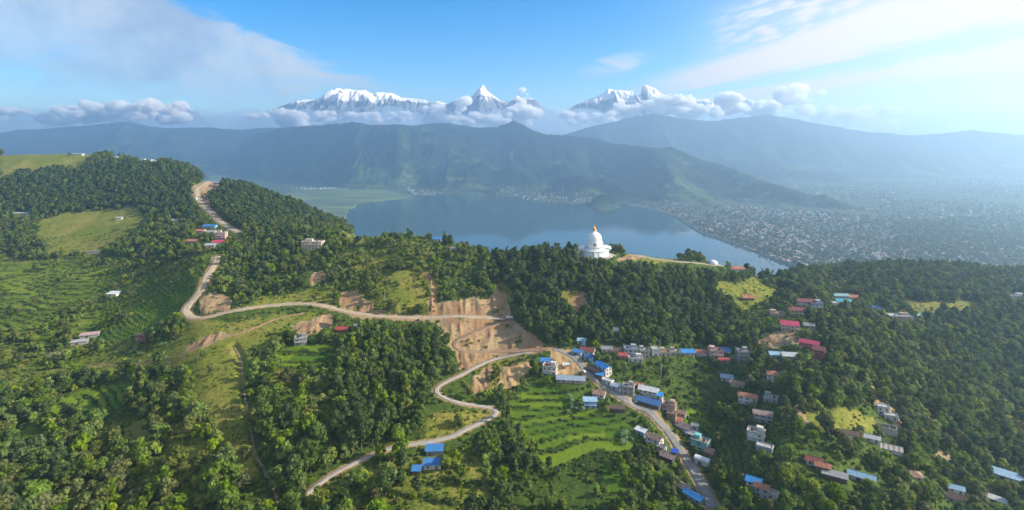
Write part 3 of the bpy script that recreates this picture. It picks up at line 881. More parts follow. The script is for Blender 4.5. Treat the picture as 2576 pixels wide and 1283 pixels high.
def ground_build(t, b):
    a = t.n('ShaderNodeAttribute', attribute_name='cover')
    s = t.n('ShaderNodeSeparateColor')
    t.put(s.inputs[0], a.outputs['Color'])
    a2 = t.n('ShaderNodeAttribute', attribute_name='detail')
    s2 = t.n('ShaderNodeSeparateColor')
    t.put(s2.inputs[0], a2.outputs['Color'])
    tc = t.n('ShaderNodeTexCoord')
    P = tc.outputs['Object']
    n1 = t.noise(P, 0.035, 6, 0.6)
    n2 = t.noise(P, 0.35, 6, 0.7)
    n3 = t.noise(P, 0.012, 4, 0.55)
    scrub = t.mix(t.ss(n2, 0.35, 0.65), (0.030, 0.055, 0.009), (0.078, 0.118, 0.017))
    scrub = t.mix(t.ss(n1, 0.45, 0.7, 0, 0.5), scrub, (0.085, 0.115, 0.022))
    dry = t.mix(t.ss(n2, 0.3, 0.7), (0.090, 0.125, 0.012), (0.215, 0.215, 0.032))
    dry = t.mix(t.ss(n1, 0.42, 0.66), dry, t.mix(t.ss(n2, 0.3, 0.7), (0.15, 0.14, 0.022), (0.29, 0.25, 0.060)))
    dry = t.mix(t.ss(n3, 0.5, 0.66, 0, 0.5), dry, t.mix(n2, (0.055, 0.105, 0.010), (0.11, 0.175, 0.018)))
    pad1 = t.mix(a2.outputs['Alpha'], (0.060, 0.125, 0.006), (0.165, 0.225, 0.012))
    pad1 = t.mix(t.ss(n2, 0.3, 0.75, 0, 0.45), pad1, (0.06, 0.12, 0.015))
    soil = t.mix(t.ss(n2, 0.25, 0.7), (0.23, 0.155, 0.078), (0.39, 0.285, 0.160))
    soil = t.mix(t.ss(n1, 0.40, 0.62, 0, 0.8), soil, t.mix(n2, (0.22, 0.108, 0.052), (0.34, 0.200, 0.105)))
    soil = t.mix(t.m('MULTIPLY', s2.outputs[2], 0.75), soil, t.mix(n2, (0.36, 0.24, 0.10), (0.50, 0.35, 0.17)))
    nb = t.m('MULTIPLY', t.m('SUBTRACT', n2, 0.5), 0.8)
    c = t.mix(t.ss(t.m('ADD', s.outputs[2], t.m('ADD', nb, t.m('MULTIPLY', t.m('SUBTRACT', n1, 0.5), 0.9))), 0.22, 0.62), scrub, dry)
    c = t.mix(t.ss(t.m('ADD', s.outputs[1], t.m('MULTIPLY', nb, 0.5)), 0.3, 0.6), c, pad1)
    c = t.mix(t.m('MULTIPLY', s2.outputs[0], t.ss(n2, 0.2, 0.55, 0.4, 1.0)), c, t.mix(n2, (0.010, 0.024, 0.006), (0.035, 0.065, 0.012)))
    c = t.mix(t.m('MULTIPLY', t.ss(t.m('ADD', s.outputs[0], nb), 0.3, 0.55), t.ss(t.m('ADD', t.noise(P, 0.09, 5, 0.65), t.m('MULTIPLY', s2.outputs[2], 0.3)), 0.33, 0.42)), c, soil)
    c = t.mix(s2.outputs[1], c, t.mix(n2, (0.26, 0.24, 0.22), (0.38, 0.35, 0.31)))
    t.put(b.inputs['Base Color'], c)
    bn = t.n('ShaderNodeBump')
    bn.inputs['Strength'].default_value = 0.8
    bn.inputs['Distance'].default_value = 1.1
    t.put(bn.inputs['Height'], t.m('ADD', n2, t.m('MULTIPLY', t.noise(P, 1.1, 3, 0.6), 0.5)))
    t.put(b.inputs['Normal'], bn.outputs[0])


M_GROUND = principled("hillside_ground", rough=0.95, spec=0.1, build=ground_build)
hill_o = grid_mesh("hillside_ground", GX, GY, H1, M_GROUND, {'cover': mask, 'detail': mask2})
tag(hill_o, "grassy hillside with paddies, dry meadow and bare earth cuttings", "hillside", kind='structure')

# roads draped on their levelled beds
M_ROAD = {
    'dirt': principled("dirt_surface", (0.36, 0.295, 0.205), 0.95, 0.25, 0.25, 0.3),
    'earth': principled("earth_surface", (0.28, 0.18, 0.11), 0.95, 0.3, 0.3, 0.4),
    'gravel': principled("gravel_surface", (0.22, 0.21, 0.19), 0.95, 0.22, 0.3, 0.3),
    'concrete': principled("concrete_surface", (0.33, 0.31, 0.275), 0.9, 0.18, 0.25, 0.2),
}
M_ROAD['gully'] = principled("gully_stone", (0.25, 0.195, 0.125), 0.95, 0.45, 0.4, 0.6)


def ribbon(name, xy, zs, w, mat, lift, wob=0.5):
    tdir = np.gradient(xy, axis=0)
    tdir /= np.linalg.norm(tdir, axis=1)[:, None] + 1e-9
    nrm = np.stack([-tdir[:, 1], tdir[:, 0]], -1)
    k = np.arange(len(xy)) * 2.0
    wl = w / 2 * (1 + fbm(k, k * 0 + 3, 14, 3, 5) * wob)
    wr = w / 2 * (1 + fbm(k, k * 0 + 9, 14, 3, 6) * wob)
    fr = np.array([-1, -0.9, -0.45, 0, 0.45, 0.9, 1.0])
    off = np.where(fr[None] < 0, fr[None] * wl[:, None], fr[None] * wr[:, None])
    XX_ = xy[:, 0:1] + nrm[:, 0:1] * off
    YY_ = xy[:, 1:2] + nrm[:, 1:2] * off
    ZZ_ = h1(XX_, YY_)
    ZZ_ = np.maximum(ZZ_, zs[:, None] - 0.6) + lift
    ZZ_[:, 0] -= 0.5
    ZZ_[:, -1] -= 0.5
    return grid_mesh(name, XX_, YY_, ZZ_, mat)


for i, (name, label, w, surf, xy, z) in enumerate(road_lines):
    zz = z - (2.6 if name == 'gully_path' else 0)
    mat = M_ROAD['gully'] if name == 'gully_path' else M_ROAD[surf]
    tag(ribbon(name, xy, zz, w, mat, 0.30 + 0.02 * i, 0.7 if w < 3 else (0.45 if surf in ('dirt', 'earth') else 0.25)), label, "path" if w < 4.5 else "road", kind='structure')

# ================================================================== lake, valley and far hills
LAKE = [(700, 640), (860, 560), (880, 528), (905, 512), (960, 506), (1020, 499), (1045, 490), (1120, 489), (1200, 492), (1300, 497), (1345, 508), (1440, 514), (1482, 507),
        (1492, 522), (1512, 532), (1545, 528), (1560, 516), (1600, 518), (1650, 532), (1700, 548), (1735, 572), (1765, 590), (1800, 601), (1850, 617),
        (1905, 638), (1960, 658), (2000, 672), (2030, 690), (1990, 800), (1200, 900), (700, 800)]
FIELDS = [(700, 490), (760, 470), (900, 470), (980, 480), (1040, 494), (1020, 506), (930, 512), (890, 530), (860, 560), (780, 540)]
TOWN = [(1545, 520), (1640, 500), (1750, 520), (1900, 520), (2100, 540), (2250, 545), (2400, 560), (2480, 640), (2300, 680), (2000, 690), (1990, 668), (1850, 612), (1760, 582),
        (1700, 540), (1600, 514)]
SHORE = [(1000, 488), (1100, 470), (1300, 470), (1480, 480), (1480, 508), (1340, 505), (1200, 490), (1040, 487)]
FNU, FND = 1150, 460
FU = np.linspace(-1.32, 1.32, FNU)
FDD = np.exp(np.linspace(math.log(1150), math.log(11300), FND))
FX = FU[None, :] * FDD[:, None]
FY = np.repeat(FDD[:, None], FNU, 1)
FSX = CX + FD * FX / FY


def ridge(crest, foot, seed, spur, power=1.25, back=0.55):
    """A range of hills: crest = (column, row, distance), foot = (column, distance where it leaves the plain)."""
    c = np.array(crest, float)
    f = np.array(foot, float)
    s = FSX[0]
    yc = np.interp(s, c[:, 0], c[:, 1])
    dc = np.interp(s, c[:, 0], c[:, 2])
    df = np.interp(s, f[:, 0], f[:, 1])
    yc = yc + fbm(s, s * 0 + seed, 55, 4, seed) * spur[2]
    zc = np.maximum(CAM_Z - (yc - HY) * dc / FD, 0)
    dfw = df[None] + fbm(FX, FY, 900, 3, seed + 1) * spur[0] * 0.9
    t = np.clip((FY - dfw) / np.maximum(dc[None] - dfw, 50), 0, 1)
    rise = zc[None] * t ** power
    sp = (ridged(FX + FY * 0.12, FY * 0.35, spur[1], 5, seed + 2) - 0.45)
    env = np.sin(np.pi * np.clip(t, 0, 1)) ** 0.8
    rise = rise * (1 + sp * 1.05 * env * (1 - 0.55 * t)) + sp * spur[0] * 0.15 * env
    behind = FY > dc[None]
    rise = np.where(behind, zc[None] - (FY - dc[None]) * back + np.minimum(0, 0) * FY, rise)
    rise = np.where((s[None] < c[0, 0] - (500 if c[0, 0] < 0 else 5)) | (s[None] > c[-1, 0] + (600 if c[-1, 0] > 2700 else 5)), 0, rise)
    return np.maximum(rise, 0)


R1 = ridge([(560, 440, 8600), (600, 372, 8400), (640, 338, 8000), (700, 326, 7600), (770, 318, 7300), (830, 314, 7100), (890, 309, 7000), (940, 316, 6900), (1030, 316, 6900),
            (1120, 312, 6900), (1190, 319, 6900), (1250, 318, 6850), (1275, 309, 6820), (1291, 303, 6800), (1306, 311, 6750), (1335, 327, 6650), (1370, 340, 6500), (1480, 346, 6300),
            (1560, 364, 6000), (1620, 370, 5700), (1690, 371, 5400), (1760, 400, 5100), (1850, 424, 4750), (1950, 464, 4350), (2050, 492, 4050), (2150, 522, 3800), (2260, 550, 3650)],
           [(560, 7600), (650, 7100), (800, 6150), (1000, 5150), (1290, 5000), (1400, 4600), (1500, 4150), (1650, 3900), (1750, 3750), (1900, 3550), (2100, 3450), (2260, 3400)], 3, (1000, 760, 4))
R2 = ridge([(1380, 360, 10005), (1420, 340, 9831), (1480, 322, 9570), (1600, 293, 9396), (1640, 288, 9309), (1700, 297, 9309), (1780, 306, 9309), (1850, 298, 9222), (1935, 290, 9135), (2000, 300, 9135),
            (2080, 318, 9135), (2170, 331, 9222), (2300, 343, 9309), (2400, 335, 9309), (2450, 330, 9309), (2576, 342, 9396), (2920, 350, 9483)],
           [(1380, 8526), (1700, 7569), (2000, 7221), (2300, 7308), (2920, 7656)], 13, (900, 1100, 3))
R3 = ridge([(1600, 420, 8200), (1780, 402, 7600), (1860, 411, 7300), (1950, 416, 7100), (2050, 432, 6900), (2150, 447, 6700)],
           [(1600, 7000), (1900, 6300), (2150, 6200)], 23, (400, 500, 4))
R4 = ridge([(-330, 330, 9408), (0, 336, 9408), (150, 322, 9408), (230, 316, 9408), (300, 309, 9408), (370, 318, 9408), (420, 326, 9408), (520, 324, 9408), (600, 330, 9408), (700, 324, 9408), (800, 322, 9576)],
           [(-330, 6384), (300, 6552), (800, 7224)], 33, (900, 900, 4), 1.1)
R5 = ridge([(-330, 372, 8200), (100, 366, 8200), (250, 358, 8200), (400, 366, 8400), (520, 372, 8600), (640, 380, 8900)],
           [(-330, 5600), (300, 6000), (640, 7200)], 43, (700, 600, 5), 1.1)
knoll = 62 * np.exp(-(((FX - 665) / 95) ** 2 + ((FY - 4060) / 90) ** 2)) + 22 * np.exp(-(((FX + 1770) / 160) ** 2 + ((FY - 5900) / 120) ** 2))
plain = 3.0 + fbm(FX, FY, 500, 3, 51) * 1.5 + np.clip((FY - 5000) / 4000, 0, 1) * 14
FH = plain + np.maximum.reduce([R1, R2, R3, R4, R5, knoll])
sy0 = HY + FD * CAM_Z / FY
wob = fbm(FX, FY, 130, 4, 61)
lakem = inside(LAKE, FSX + wob * 7, sy0 + wob * 2.2)
lakem &= FY < 5300
FH = np.where(lakem, -4.0, FH)
FH = np.where((FY < 1500) & (np.abs(FU)[None] < 2), np.minimum(FH, 1.2), FH)
fm = np.zeros((FND, FNU, 4))
flat = FH < 30
fsy = HY - FD * (FH - CAM_Z) / FY
fm[..., 0] = inside(TOWN, FSX + wob * 14, fsy + wob * 5) & flat
fm[..., 1] = inside(FIELDS, FSX + wob * 10, fsy + wob * 3) & (FH < 14)
fm[..., 2] = inside(SHORE, FSX + wob * 25, fsy + wob * 10)
fm[..., 3] = 1
for k in range(3):
    fm[..., k] = gauss(gauss(fm[..., k], 1.2, 0), 1.2, 1)


def far_build(t, b):
    a = t.n('ShaderNodeAttribute', attribute_name='cover')
    s = t.n('ShaderNodeSeparateColor')
    t.put(s.inputs[0], a.outputs['Color'])
    tc = t.n('ShaderNodeTexCoord')
    P = tc.outputs['Object']
    n1 = t.noise(P, 0.0035, 6, 0.62)
    n2 = t.noise(P, 0.025, 6, 0.7)
    sp = t.n('ShaderNodeSeparateXYZ')
    t.put(sp.inputs[0], P)
    hz = t.ss(sp.outputs[2], 60.0, 420.0)
    forest = t.mix(t.ss(n2, 0.3, 0.7), (0.006, 0.014, 0.007), (0.024, 0.040, 0.016))
    # terraced fields follow the contours
    w = t.m('SINE', t.m('ADD', t.m('MULTIPLY', sp.outputs[2], 0.55), t.m('MULTIPLY', n2, 9.0)))
    fld = t.mix(t.ss(w, -0.3, 0.5), (0.06, 0.10, 0.025), (0.19, 0.25, 0.07))
    open_ = t.m('MULTIPLY', t.ss(t.m('ADD', n1, t.m('MULTIPLY', s.outputs[2], 0.14)), 0.50, 0.60), t.ss(n2, 0.36, 0.56))
    c = t.mix(t.m('MULTIPLY', open_, t.lin(hz, 0, 1, 0.95, 0.38)), forest, fld)
    vor = t.n('ShaderNodeTexVoronoi', feature='F1')
    t.put(vor.inputs['Vector'], t.xyz(t.m('MULTIPLY', sp.outputs[0], 0.004), t.m('MULTIPLY', sp.outputs[1], 0.011), 0.0))
    vor.inputs['Scale'].default_value = 1.0
    vc = t.n('ShaderNodeSeparateColor')
    t.put(vc.inputs[0], vor.outputs['Color'])
    paddy = t.mix(vc.outputs[0], (0.060, 0.085, 0.055), (0.165, 0.22, 0.070))
    c = t.mix(t.ss(s.outputs[1], 0.3, 0.7), c, paddy)
    flatm = t.ss(sp.outputs[2], 40.0, 15.0)
    urb = t.mix(t.ss(n2, 0.35, 0.65), (0.045, 0.065, 0.040), (0.15, 0.15, 0.13))
    c = t.mix(t.m('MULTIPLY', flatm, t.m('SUBTRACT', 1.0, s.outputs[1])), c, t.mix(t.ss(s.outputs[0], 0.2, 0.8), t.mix(t.ss(n2, 0.42, 0.66), (0.035, 0.06, 0.03), (0.12, 0.14, 0.09)), urb))
    t.put(b.inputs['Base Color'], c)
    bn = t.n('ShaderNodeBump')
    bn.inputs['Strength'].default_value = 0.9
    bn.inputs['Distance'].default_value = 30.0
    t.put(bn.inputs['Height'], t.m('MULTIPLY', n2, t.ss(sp.outputs[2], 4.0, 30.0)))
    t.put(b.inputs['Normal'], bn.outputs[0])


M_FAR = principled("far_hills", rough=0.95, spec=0.05, build=far_build)
far_o = grid_mesh("valley_and_hills", FX, FY, FH, M_FAR, {'cover': fm})
tag(far_o, "wooded hills and valley plain beyond the lake", "hills", kind='structure')


def far_z(x, y):
    fu = np.clip((np.asarray(x) / y - FU[0]) / (FU[1] - FU[0]), 0, FNU - 1).astype(int)
    l = np.log(FDD)
    fd = np.clip((np.log(y) - l[0]) / (l[1] - l[0]), 0, FND - 1).astype(int)
    return FH[fd, fu]


def water_build(t, b):
    b.inputs['Base Color'].default_value = (0.028, 0.070, 0.080, 1)
    b.inputs['Roughness'].default_value = 0.035
    b.inputs['IOR'].default_value = 1.33
    b.inputs['Specular IOR Level'].default_value = 0.5
    tc = t.n('ShaderNodeTexCoord')
    n = t.noise(tc.outputs['Object'], 0.02, 6, 0.7)
    bn = t.n('ShaderNodeBump')
    bn.inputs['Strength'].default_value = 0.05
    bn.inputs['Distance'].default_value = 4.0
    t.put(bn.inputs['Height'], n)
    t.put(b.inputs['Normal'], bn.outputs[0])


M_WATER = principled("lake_water", build=water_build)
bm = bmesh.new()
vs = [bm.verts.new(v) for v in ((-2600, 1180, 0), (1700, 1180, 0), (1700, 5300, 0), (-2600, 5300, 0))]
bm.faces.new(vs)
me = bpy.data.meshes.new("lake_water")
bm.to_mesh(me)
bm.free()
me.materials.append(M_WATER)
tag(link("lake_water", me), "calm blue green lake between the near ridge and the far hills", "lake", kind='structure')


# ------------------------------------------------------------------ snow mountains, far beyond the haze
def snow_build(t, b):
    tc = t.n('ShaderNodeTexCoord')
    P = tc.outputs['Object']
    geo = t.n('ShaderNodeNewGeometry')
    sp = t.n('ShaderNodeSeparateXYZ')
    t.put(sp.inputs[0], P)
    gn = t.n('ShaderNodeSeparateXYZ')
    t.put(gn.inputs[0], geo.outputs['Normal'])
    n1 = t.noise(P, 0.0022, 7, 0.7)
    n2 = t.noise(P, 0.010, 6, 0.7)
    hgt = t.m('ADD', sp.outputs[2], t.m('MULTIPLY', t.m('SUBTRACT', n1, 0.5), 1500.0))
    snow = t.ss(hgt, 2350.0, 2620.0)
    steep = t.ss(t.m('ADD', gn.outputs[2], t.m('MULTIPLY', t.m('SUBTRACT', n2, 0.5), 0.6)), 0.32, 0.50)
    snow = t.m('MULTIPLY', snow, t.m('MAXIMUM', steep, t.ss(hgt, 2700.0, 3200.0, 0.0, 0.6)))
    rock = t.mix(n2, (0.10, 0.11, 0.13), (0.22, 0.23, 0.25))
    t.put(b.inputs['Base Color'], t.mix(snow, rock, (0.86, 0.87, 0.88)))


M_SNOW = principled("snow_and_rock", rough=0.8, spec=0.1, build=snow_build)


def massif(label, crest, seed, d=27000, depth=6500):
    c = np.array(crest, float)
    nx = int((c[-1, 0] - c[0, 0]) * 0.9) + 30
    s = np.linspace(c[0, 0], c[-1, 0], nx)
    yc = np.interp(s, c[:, 0], c[:, 1])
    zc = CAM_Z - (yc - HY) * d / FD
    x = (s - CX) / FD * d
    t = np.linspace(-1, 0.6, 130)                      # towards us < 0 < away
    X_ = np.repeat(x[None], len(t), 0)
    Y_ = d + t[:, None] * depth + X_ * 0
    rg = ridged(X_ * 1.0 + Y_ * 0.25, Y_ * 0.55, 2600, 6, seed)
    rg2 = ridged(X_ - Y_ * 0.2, Y_ * 0.5, 700, 4, seed + 7)
    base = np.clip(1 - np.abs(t) * np.where(t < 0, 1.0, 1.6), 0, 1)[:, None]
    amp = np.minimum(np.abs(t) * 6, 1)[:, None]
    Z_ = (zc[None] * base ** 0.85) * (1 + amp * (rg - 0.5) * 0.42) + amp * (rg2 - 0.5) * 700 * base + amp * (ridged(X_ + Y_ * 0.3, Y_ * 0.6, 260, 4, seed + 9) - 0.5) * 260 * base - (1 - base) * 100
    lim_ = CAM_Z + (zc[None] - CAM_Z) * Y_ / d - 40
    Z_ = np.where(t[:, None] < -0.01, np.minimum(Z_, lim_ - (rg2 - 0.2) * 120), np.minimum(Z_, lim_))
    ends = np.clip(np.minimum(np.arange(nx), nx - 1 - np.arange(nx)) / 14.0, 0, 1)
    Z_ = Z_ * (0.35 + 0.65 * ends[None]) + 0
    o = grid_mesh("snow_mountain", X_, Y_, Z_, M_SNOW)
    return tag(o, label, "mountain", kind='structure')


massif("long snowy massif with a rounded double summit", [(640, 290), (700, 268), (727, 258), (769, 248), (790, 249), (811, 246), (836, 226), (849, 219), (862, 222), (873, 221), (894, 225), (919, 224), (929, 231), (944, 234),
       (956, 229), (970, 231), (986, 232), (1008, 243), (1040, 246), (1069, 249), (1081, 257), (1102, 252), (1123, 258), (1150, 275), (1190, 300)], 5)
massif("sharp snowy pyramid peak with lower snow summits beside it", [(1080, 290), (1110, 268), (1133, 256), (1148, 250), (1160, 245), (1176, 243), (1190, 241), (1200, 224), (1208, 217), (1215, 210), (1219, 216), (1225, 226), (1234, 233), (1244, 240),
       (1260, 251), (1281, 254), (1292, 247), (1300, 238), (1312, 244), (1323, 243), (1344, 246), (1352, 253), (1360, 266), (1385, 274), (1406, 283), (1440, 300)], 15, 25500, 6000)
massif("broad snowy massif with a flat bright summit and hooked peak", [(1400, 290), (1455, 258), (1497, 242), (1518, 233), (1526, 223), (1530, 221), (1545, 224), (1561, 225), (1584, 227), (1590, 226), (1595, 233), (1612, 237), (1617, 214), (1621, 211),
       (1628, 213), (1649, 221), (1657, 230), (1670, 238), (1684, 233), (1700, 238), (1705, 246), (1730, 262), (1760, 285)], 25)
massif("low faint snow ridge east of the hooked peak", [(1690, 288), (1715, 258), (1734, 252), (1749, 249), (1790, 246), (1845, 240), (1857, 239), (1884, 250), (1928, 262), (2000, 288)], 45, 34000, 6000)
massif("small far snow peak showing above the western clouds", [(380, 290), (417, 268), (435, 262), (450, 258), (462, 261), (477, 270), (510, 290)], 35, 30000, 6000)

# ================================================================== mesh helper
class MB:
    def __init__(self):
        self.v, self.f, self.mi = [], [], []

    def poly(self, pts, mi=0):
        i = len(self.v)
        self.v += [tuple(p) for p in pts]
        self.f.append(tuple(range(i, i + len(pts))))
        self.mi.append(mi)

    def box(self, cx, cy, cz, sx, sy, sz, mi=0, rz=0.0):
        c, s = math.cos(rz), math.sin(rz)
        i = len(self.v)
        for dz in (-.5, .5):
            for a, b in ((-.5, -.5), (.5, -.5), (.5, .5), (-.5, .5)):
                x, y = a * sx, b * sy
                self.v.append((cx + x * c - y * s, cy + x * s + y * c, cz + dz * sz))
        for q in ((0, 3, 2, 1), (4, 5, 6, 7), (0, 1, 5, 4), (1, 2, 6, 5), (2, 3, 7, 6), (3, 0, 4, 7)):
            self.f.append(tuple(i + k for k in q))
            self.mi.append(mi)

    def tube(self, p, q, r0, r1=None, n=8, mi=0):
        r1 = r0 if r1 is None else r1
        p, q = Vector(p), Vector(q)
        d = (q - p).normalized()
        a = d.orthogonal().normalized()
        b = d.cross(a)
        i = len(self.v)
        for c, r in ((p, r0), (q, r1)):
            for k in range(n):
                t = 2 * math.pi * k / n
                self.v.append(tuple(c + (a * math.cos(t) + b * math.sin(t)) * r))
        for k in range(n):
            m = (k + 1) % n
            self.f.append((i + k, i + m, i + n + m, i + n + k))
            self.mi.append(mi)
        self.f.append(tuple(i + k for k in range(n))[::-1])
        self.f.append(tuple(i + n + k for k in range(n)))
        self.mi += [mi, mi]

    def lathe(self, prof, n=48, mi=0, cx=0.0, cy=0.0):
        i = len(self.v)
        for r, z in prof:
            for k in range(n):
                t = 2 * math.pi * k / n
                self.v.append((cx + r * math.cos(t), cy + r * math.sin(t), z))
        for j in range(len(prof) - 1):
            for k in range(n):
                m = (k + 1) % n
                self.f.append((i + j * n + k, i + j * n + m, i + (j + 1) * n + m, i + (j + 1) * n + k))
                self.mi.append(mi)
        self.f.append(tuple(i + k for k in range(n))[::-1])
        self.f.append(tuple(i + (len(prof) - 1) * n + k for k in range(n)))
        self.mi += [mi, mi]

    def slab(self, pts, th, mi=0):
        """Sheet of thickness th below a planar quad."""
        a, b, c = Vector(pts[0]), Vector(pts[1]), Vector(pts[2])
        nrm = (b - a).cross(c - a).normalized()
        if nrm.z < 0:
            pts = pts[::-1]
            nrm = -nrm
        low = [tuple(Vector(p) - nrm * th) for p in pts]
        self.poly(pts, mi)
        self.poly(low[::-1], mi)
        n = len(pts)
        for k in range(n):
            m = (k + 1) % n
            self.poly([pts[m], pts[k], low[k], low[m]], mi)

    def mesh(self, name, mats, smooth=False):
        me = bpy.data.meshes.new(name)
        me.from_pydata(self.v, [], self.f)
        for m in (mats if isinstance(mats, (list, tuple)) else [mats]):
            me.materials.append(m)
        me.polygons.foreach_set("material_index", np.array(self.mi, dtype=np.int32))
        if smooth:
            me.polygons.foreach_set("use_smooth", np.full(len(self.f), True))
        me.update()
        return me

    def obj(self, name, mats, parent=None, smooth=False):
        return link(name, self.mesh(name, mats, smooth), parent)


def root(name, label, cat, loc, rz=0.0, group=None):
    o = link(name, None)
    o.empty_display_size = 1.0
    o.location = loc
    o.rotation_euler = (0, 0, rz)
    return tag(o, label, cat, group)


# ================================================================== building materials
WALLC = {'cream': (0.62, 0.52, 0.40), 'white': (0.66, 0.64, 0.60), 'grey': (0.36, 0.35, 0.34), 'brown': (0.26, 0.13, 0.09), 'mud': (0.30, 0.19, 0.13), 'stone': (0.40, 0.37, 0.33),
         'blue': (0.30, 0.44, 0.62), 'pink': (0.62, 0.42, 0.40), 'timber': (0.16, 0.12, 0.09), 'pinkgrey': (0.46, 0.38, 0.35), 'dark': (0.12, 0.10, 0.09), 'bluegrey': (0.38, 0.43, 0.48),
         'tan': (0.50, 0.38, 0.28), 'teal': (0.22, 0.52, 0.55), 'red': (0.50, 0.16, 0.13), 'ltblue': (0.45, 0.55, 0.66), 'yellow': (0.62, 0.52, 0.26), 'ltgrey': (0.52, 0.52, 0.52)}
ROOFC = {'conc': (0.42, 0.39, 0.36), 'blue': (0.06, 0.22, 0.52), 'brightblue': (0.05, 0.28, 0.68), 'dkblue': (0.05, 0.13, 0.32), 'royal': (0.03, 0.10, 0.55), 'ltblue': (0.32, 0.50, 0.66),
         'bluegrey': (0.30, 0.38, 0.47), 'red': (0.42, 0.08, 0.07), 'dkred': (0.25, 0.08, 0.07), 'magenta': (0.52, 0.06, 0.12), 'orange': (0.52, 0.20, 0.11), 'rust': (0.40, 0.16, 0.10),
         'rustgrey': (0.30, 0.22, 0.19), 'brown': (0.28, 0.18, 0.13), 'dkbrown': (0.13, 0.085, 0.07), 'tin': (0.42, 0.43, 0.44), 'grey': (0.30, 0.30, 0.30), 'white': (0.70, 0.71, 0.72),
         'ltgrey': (0.52, 0.53, 0.54), 'pink': (0.52, 0.36, 0.33), 'tan': (0.50, 0.38, 0.28), 'ltteal': (0.28, 0.46, 0.50), 'turq': (0.07, 0.38, 0.46), 'stripe': (0.34, 0.27, 0.24)}
_cache = {}


def wall_mat(k):
    if ('w', k) not in _cache:
        _cache['w', k] = principled("wall_" + k, tuple(c * 0.82 for c in WALLC[k]), 0.85, 0.3, 0.5)
    return _cache['w', k]


def roof_mat(k):
    if ('r', k) not in _cache:
        col = tuple(c * 0.85 for c in ROOFC[k])

        def build(t, b, col=col, k=k):
            tc = t.n('ShaderNodeTexCoord')
            P = tc.outputs['Object']
            n = t.noise(P, 0.45, 5, 0.7)
            sp = t.n('ShaderNodeSeparateXYZ')
            t.put(sp.inputs[0], P)
            w = t.m('SINE', t.m('MULTIPLY', sp.outputs[0], 7.0))
            c = t.mix(t.ss(n, 0.3, 0.75), tuple(x * 0.78 for x in col), tuple(min(1, x * 1.15) for x in col))
            c = t.mix(t.ss(t.noise(P, 0.7, 4, 0.7), 0.55, 0.70, 0, 0.45), c, (0.20, 0.15, 0.12))
            sm = t.m('FRACT', t.m('MULTIPLY', sp.outputs[0], 0.55))
            c = t.mix(t.ss(sm, 0.06, 0.0, 0, 0.5), c, tuple(x * 0.45 for x in col))
            if k in ('rustgrey', 'rust', 'brown', 'stripe', 'conc'):
                c = t.mix(t.ss(t.noise(P, 0.9, 3, 0.6), 0.52, 0.6, 0, 0.7), c, tuple(min(1, x * 1.7 + 0.03) for x in col))
            if k == 'stripe':
                c = t.mix(t.ss(t.m('SINE', t.m('MULTIPLY', sp.outputs[0], 2.1)), 0.0, 0.4), c, (0.48, 0.46, 0.43))
            t.put(b.inputs['Base Color'], c)
            bn = t.n('ShaderNodeBump')
            bn.inputs['Strength'].default_value = 0.25
            bn.inputs['Distance'].default_value = 0.1
            t.put(bn.inputs['Height'], w)
            t.put(b.inputs['Normal'], bn.outputs[0])
        rough = 0.8 if k in ('conc', 'brown', 'tan', 'dkbrown') else 0.5
        _cache['r', k] = principled("roof_" + k, rough=rough, spec=0.25, build=build)
    return _cache['r', k]


M_GLASS = principled("window_glass", (0.03, 0.035, 0.045), 0.15, spec=0.5)
M_FRAME = principled("window_frame", (0.30, 0.25, 0.21), 0.7)
M_DOOR = principled("door_wood", (0.14, 0.07, 0.04), 0.7)
M_CONC = principled("raw_concrete", (0.44, 0.42, 0.39), 0.9, 0.25, 0.5)
M_BLACK = principled("water_tank_plastic", (0.02, 0.02, 0.022), 0.5)
M_WHITE = principled("white_paint", (0.76, 0.76, 0.74), 0.6, 0.08, 0.3)
M_STEEL = principled("grey_steel", (0.35, 0.36, 0.37), 0.45)


def window_mesh(w, h):
    key = ('win', round(w, 2), round(h, 2))
    if key not in _cache:
        m = MB()
        m.box(0, -0.04, 0, w, 0.10, h, 0)
        m.box(0, -0.10, h / 2 + 0.07, w + 0.24, 0.22, 0.10, 1)
        m.box(0, -0.10, -h / 2 - 0.06, w + 0.24, 0.22, 0.10, 1)
        m.box(-w / 2 - 0.06, -0.07, 0, 0.10, 0.16, h, 1)
        m.box(w / 2 + 0.06, -0.07, 0, 0.10, 0.16, h, 1)
        m.box(0, -0.105, 0, 0.07, 0.05, h, 1)
        _cache[key] = m.mesh("window", [M_GLASS, M_FRAME])
    return _cache[key]


def door_mesh():
    if 'door' not in _cache:
        m = MB()
        m.box(0, -0.04, 1.05, 1.1, 0.10, 2.1, 0)
        m.box(0, -0.07, 2.16, 1.4, 0.16, 0.10, 1)
        m.box(-0.62, -0.07, 1.05, 0.12, 0.16, 2.1, 1)
        m.box(0.62, -0.07, 1.05, 0.12, 0.16, 2.1, 1)
        _cache['door'] = m.mesh("door", [M_DOOR, M_FRAME])
    return _cache['door']


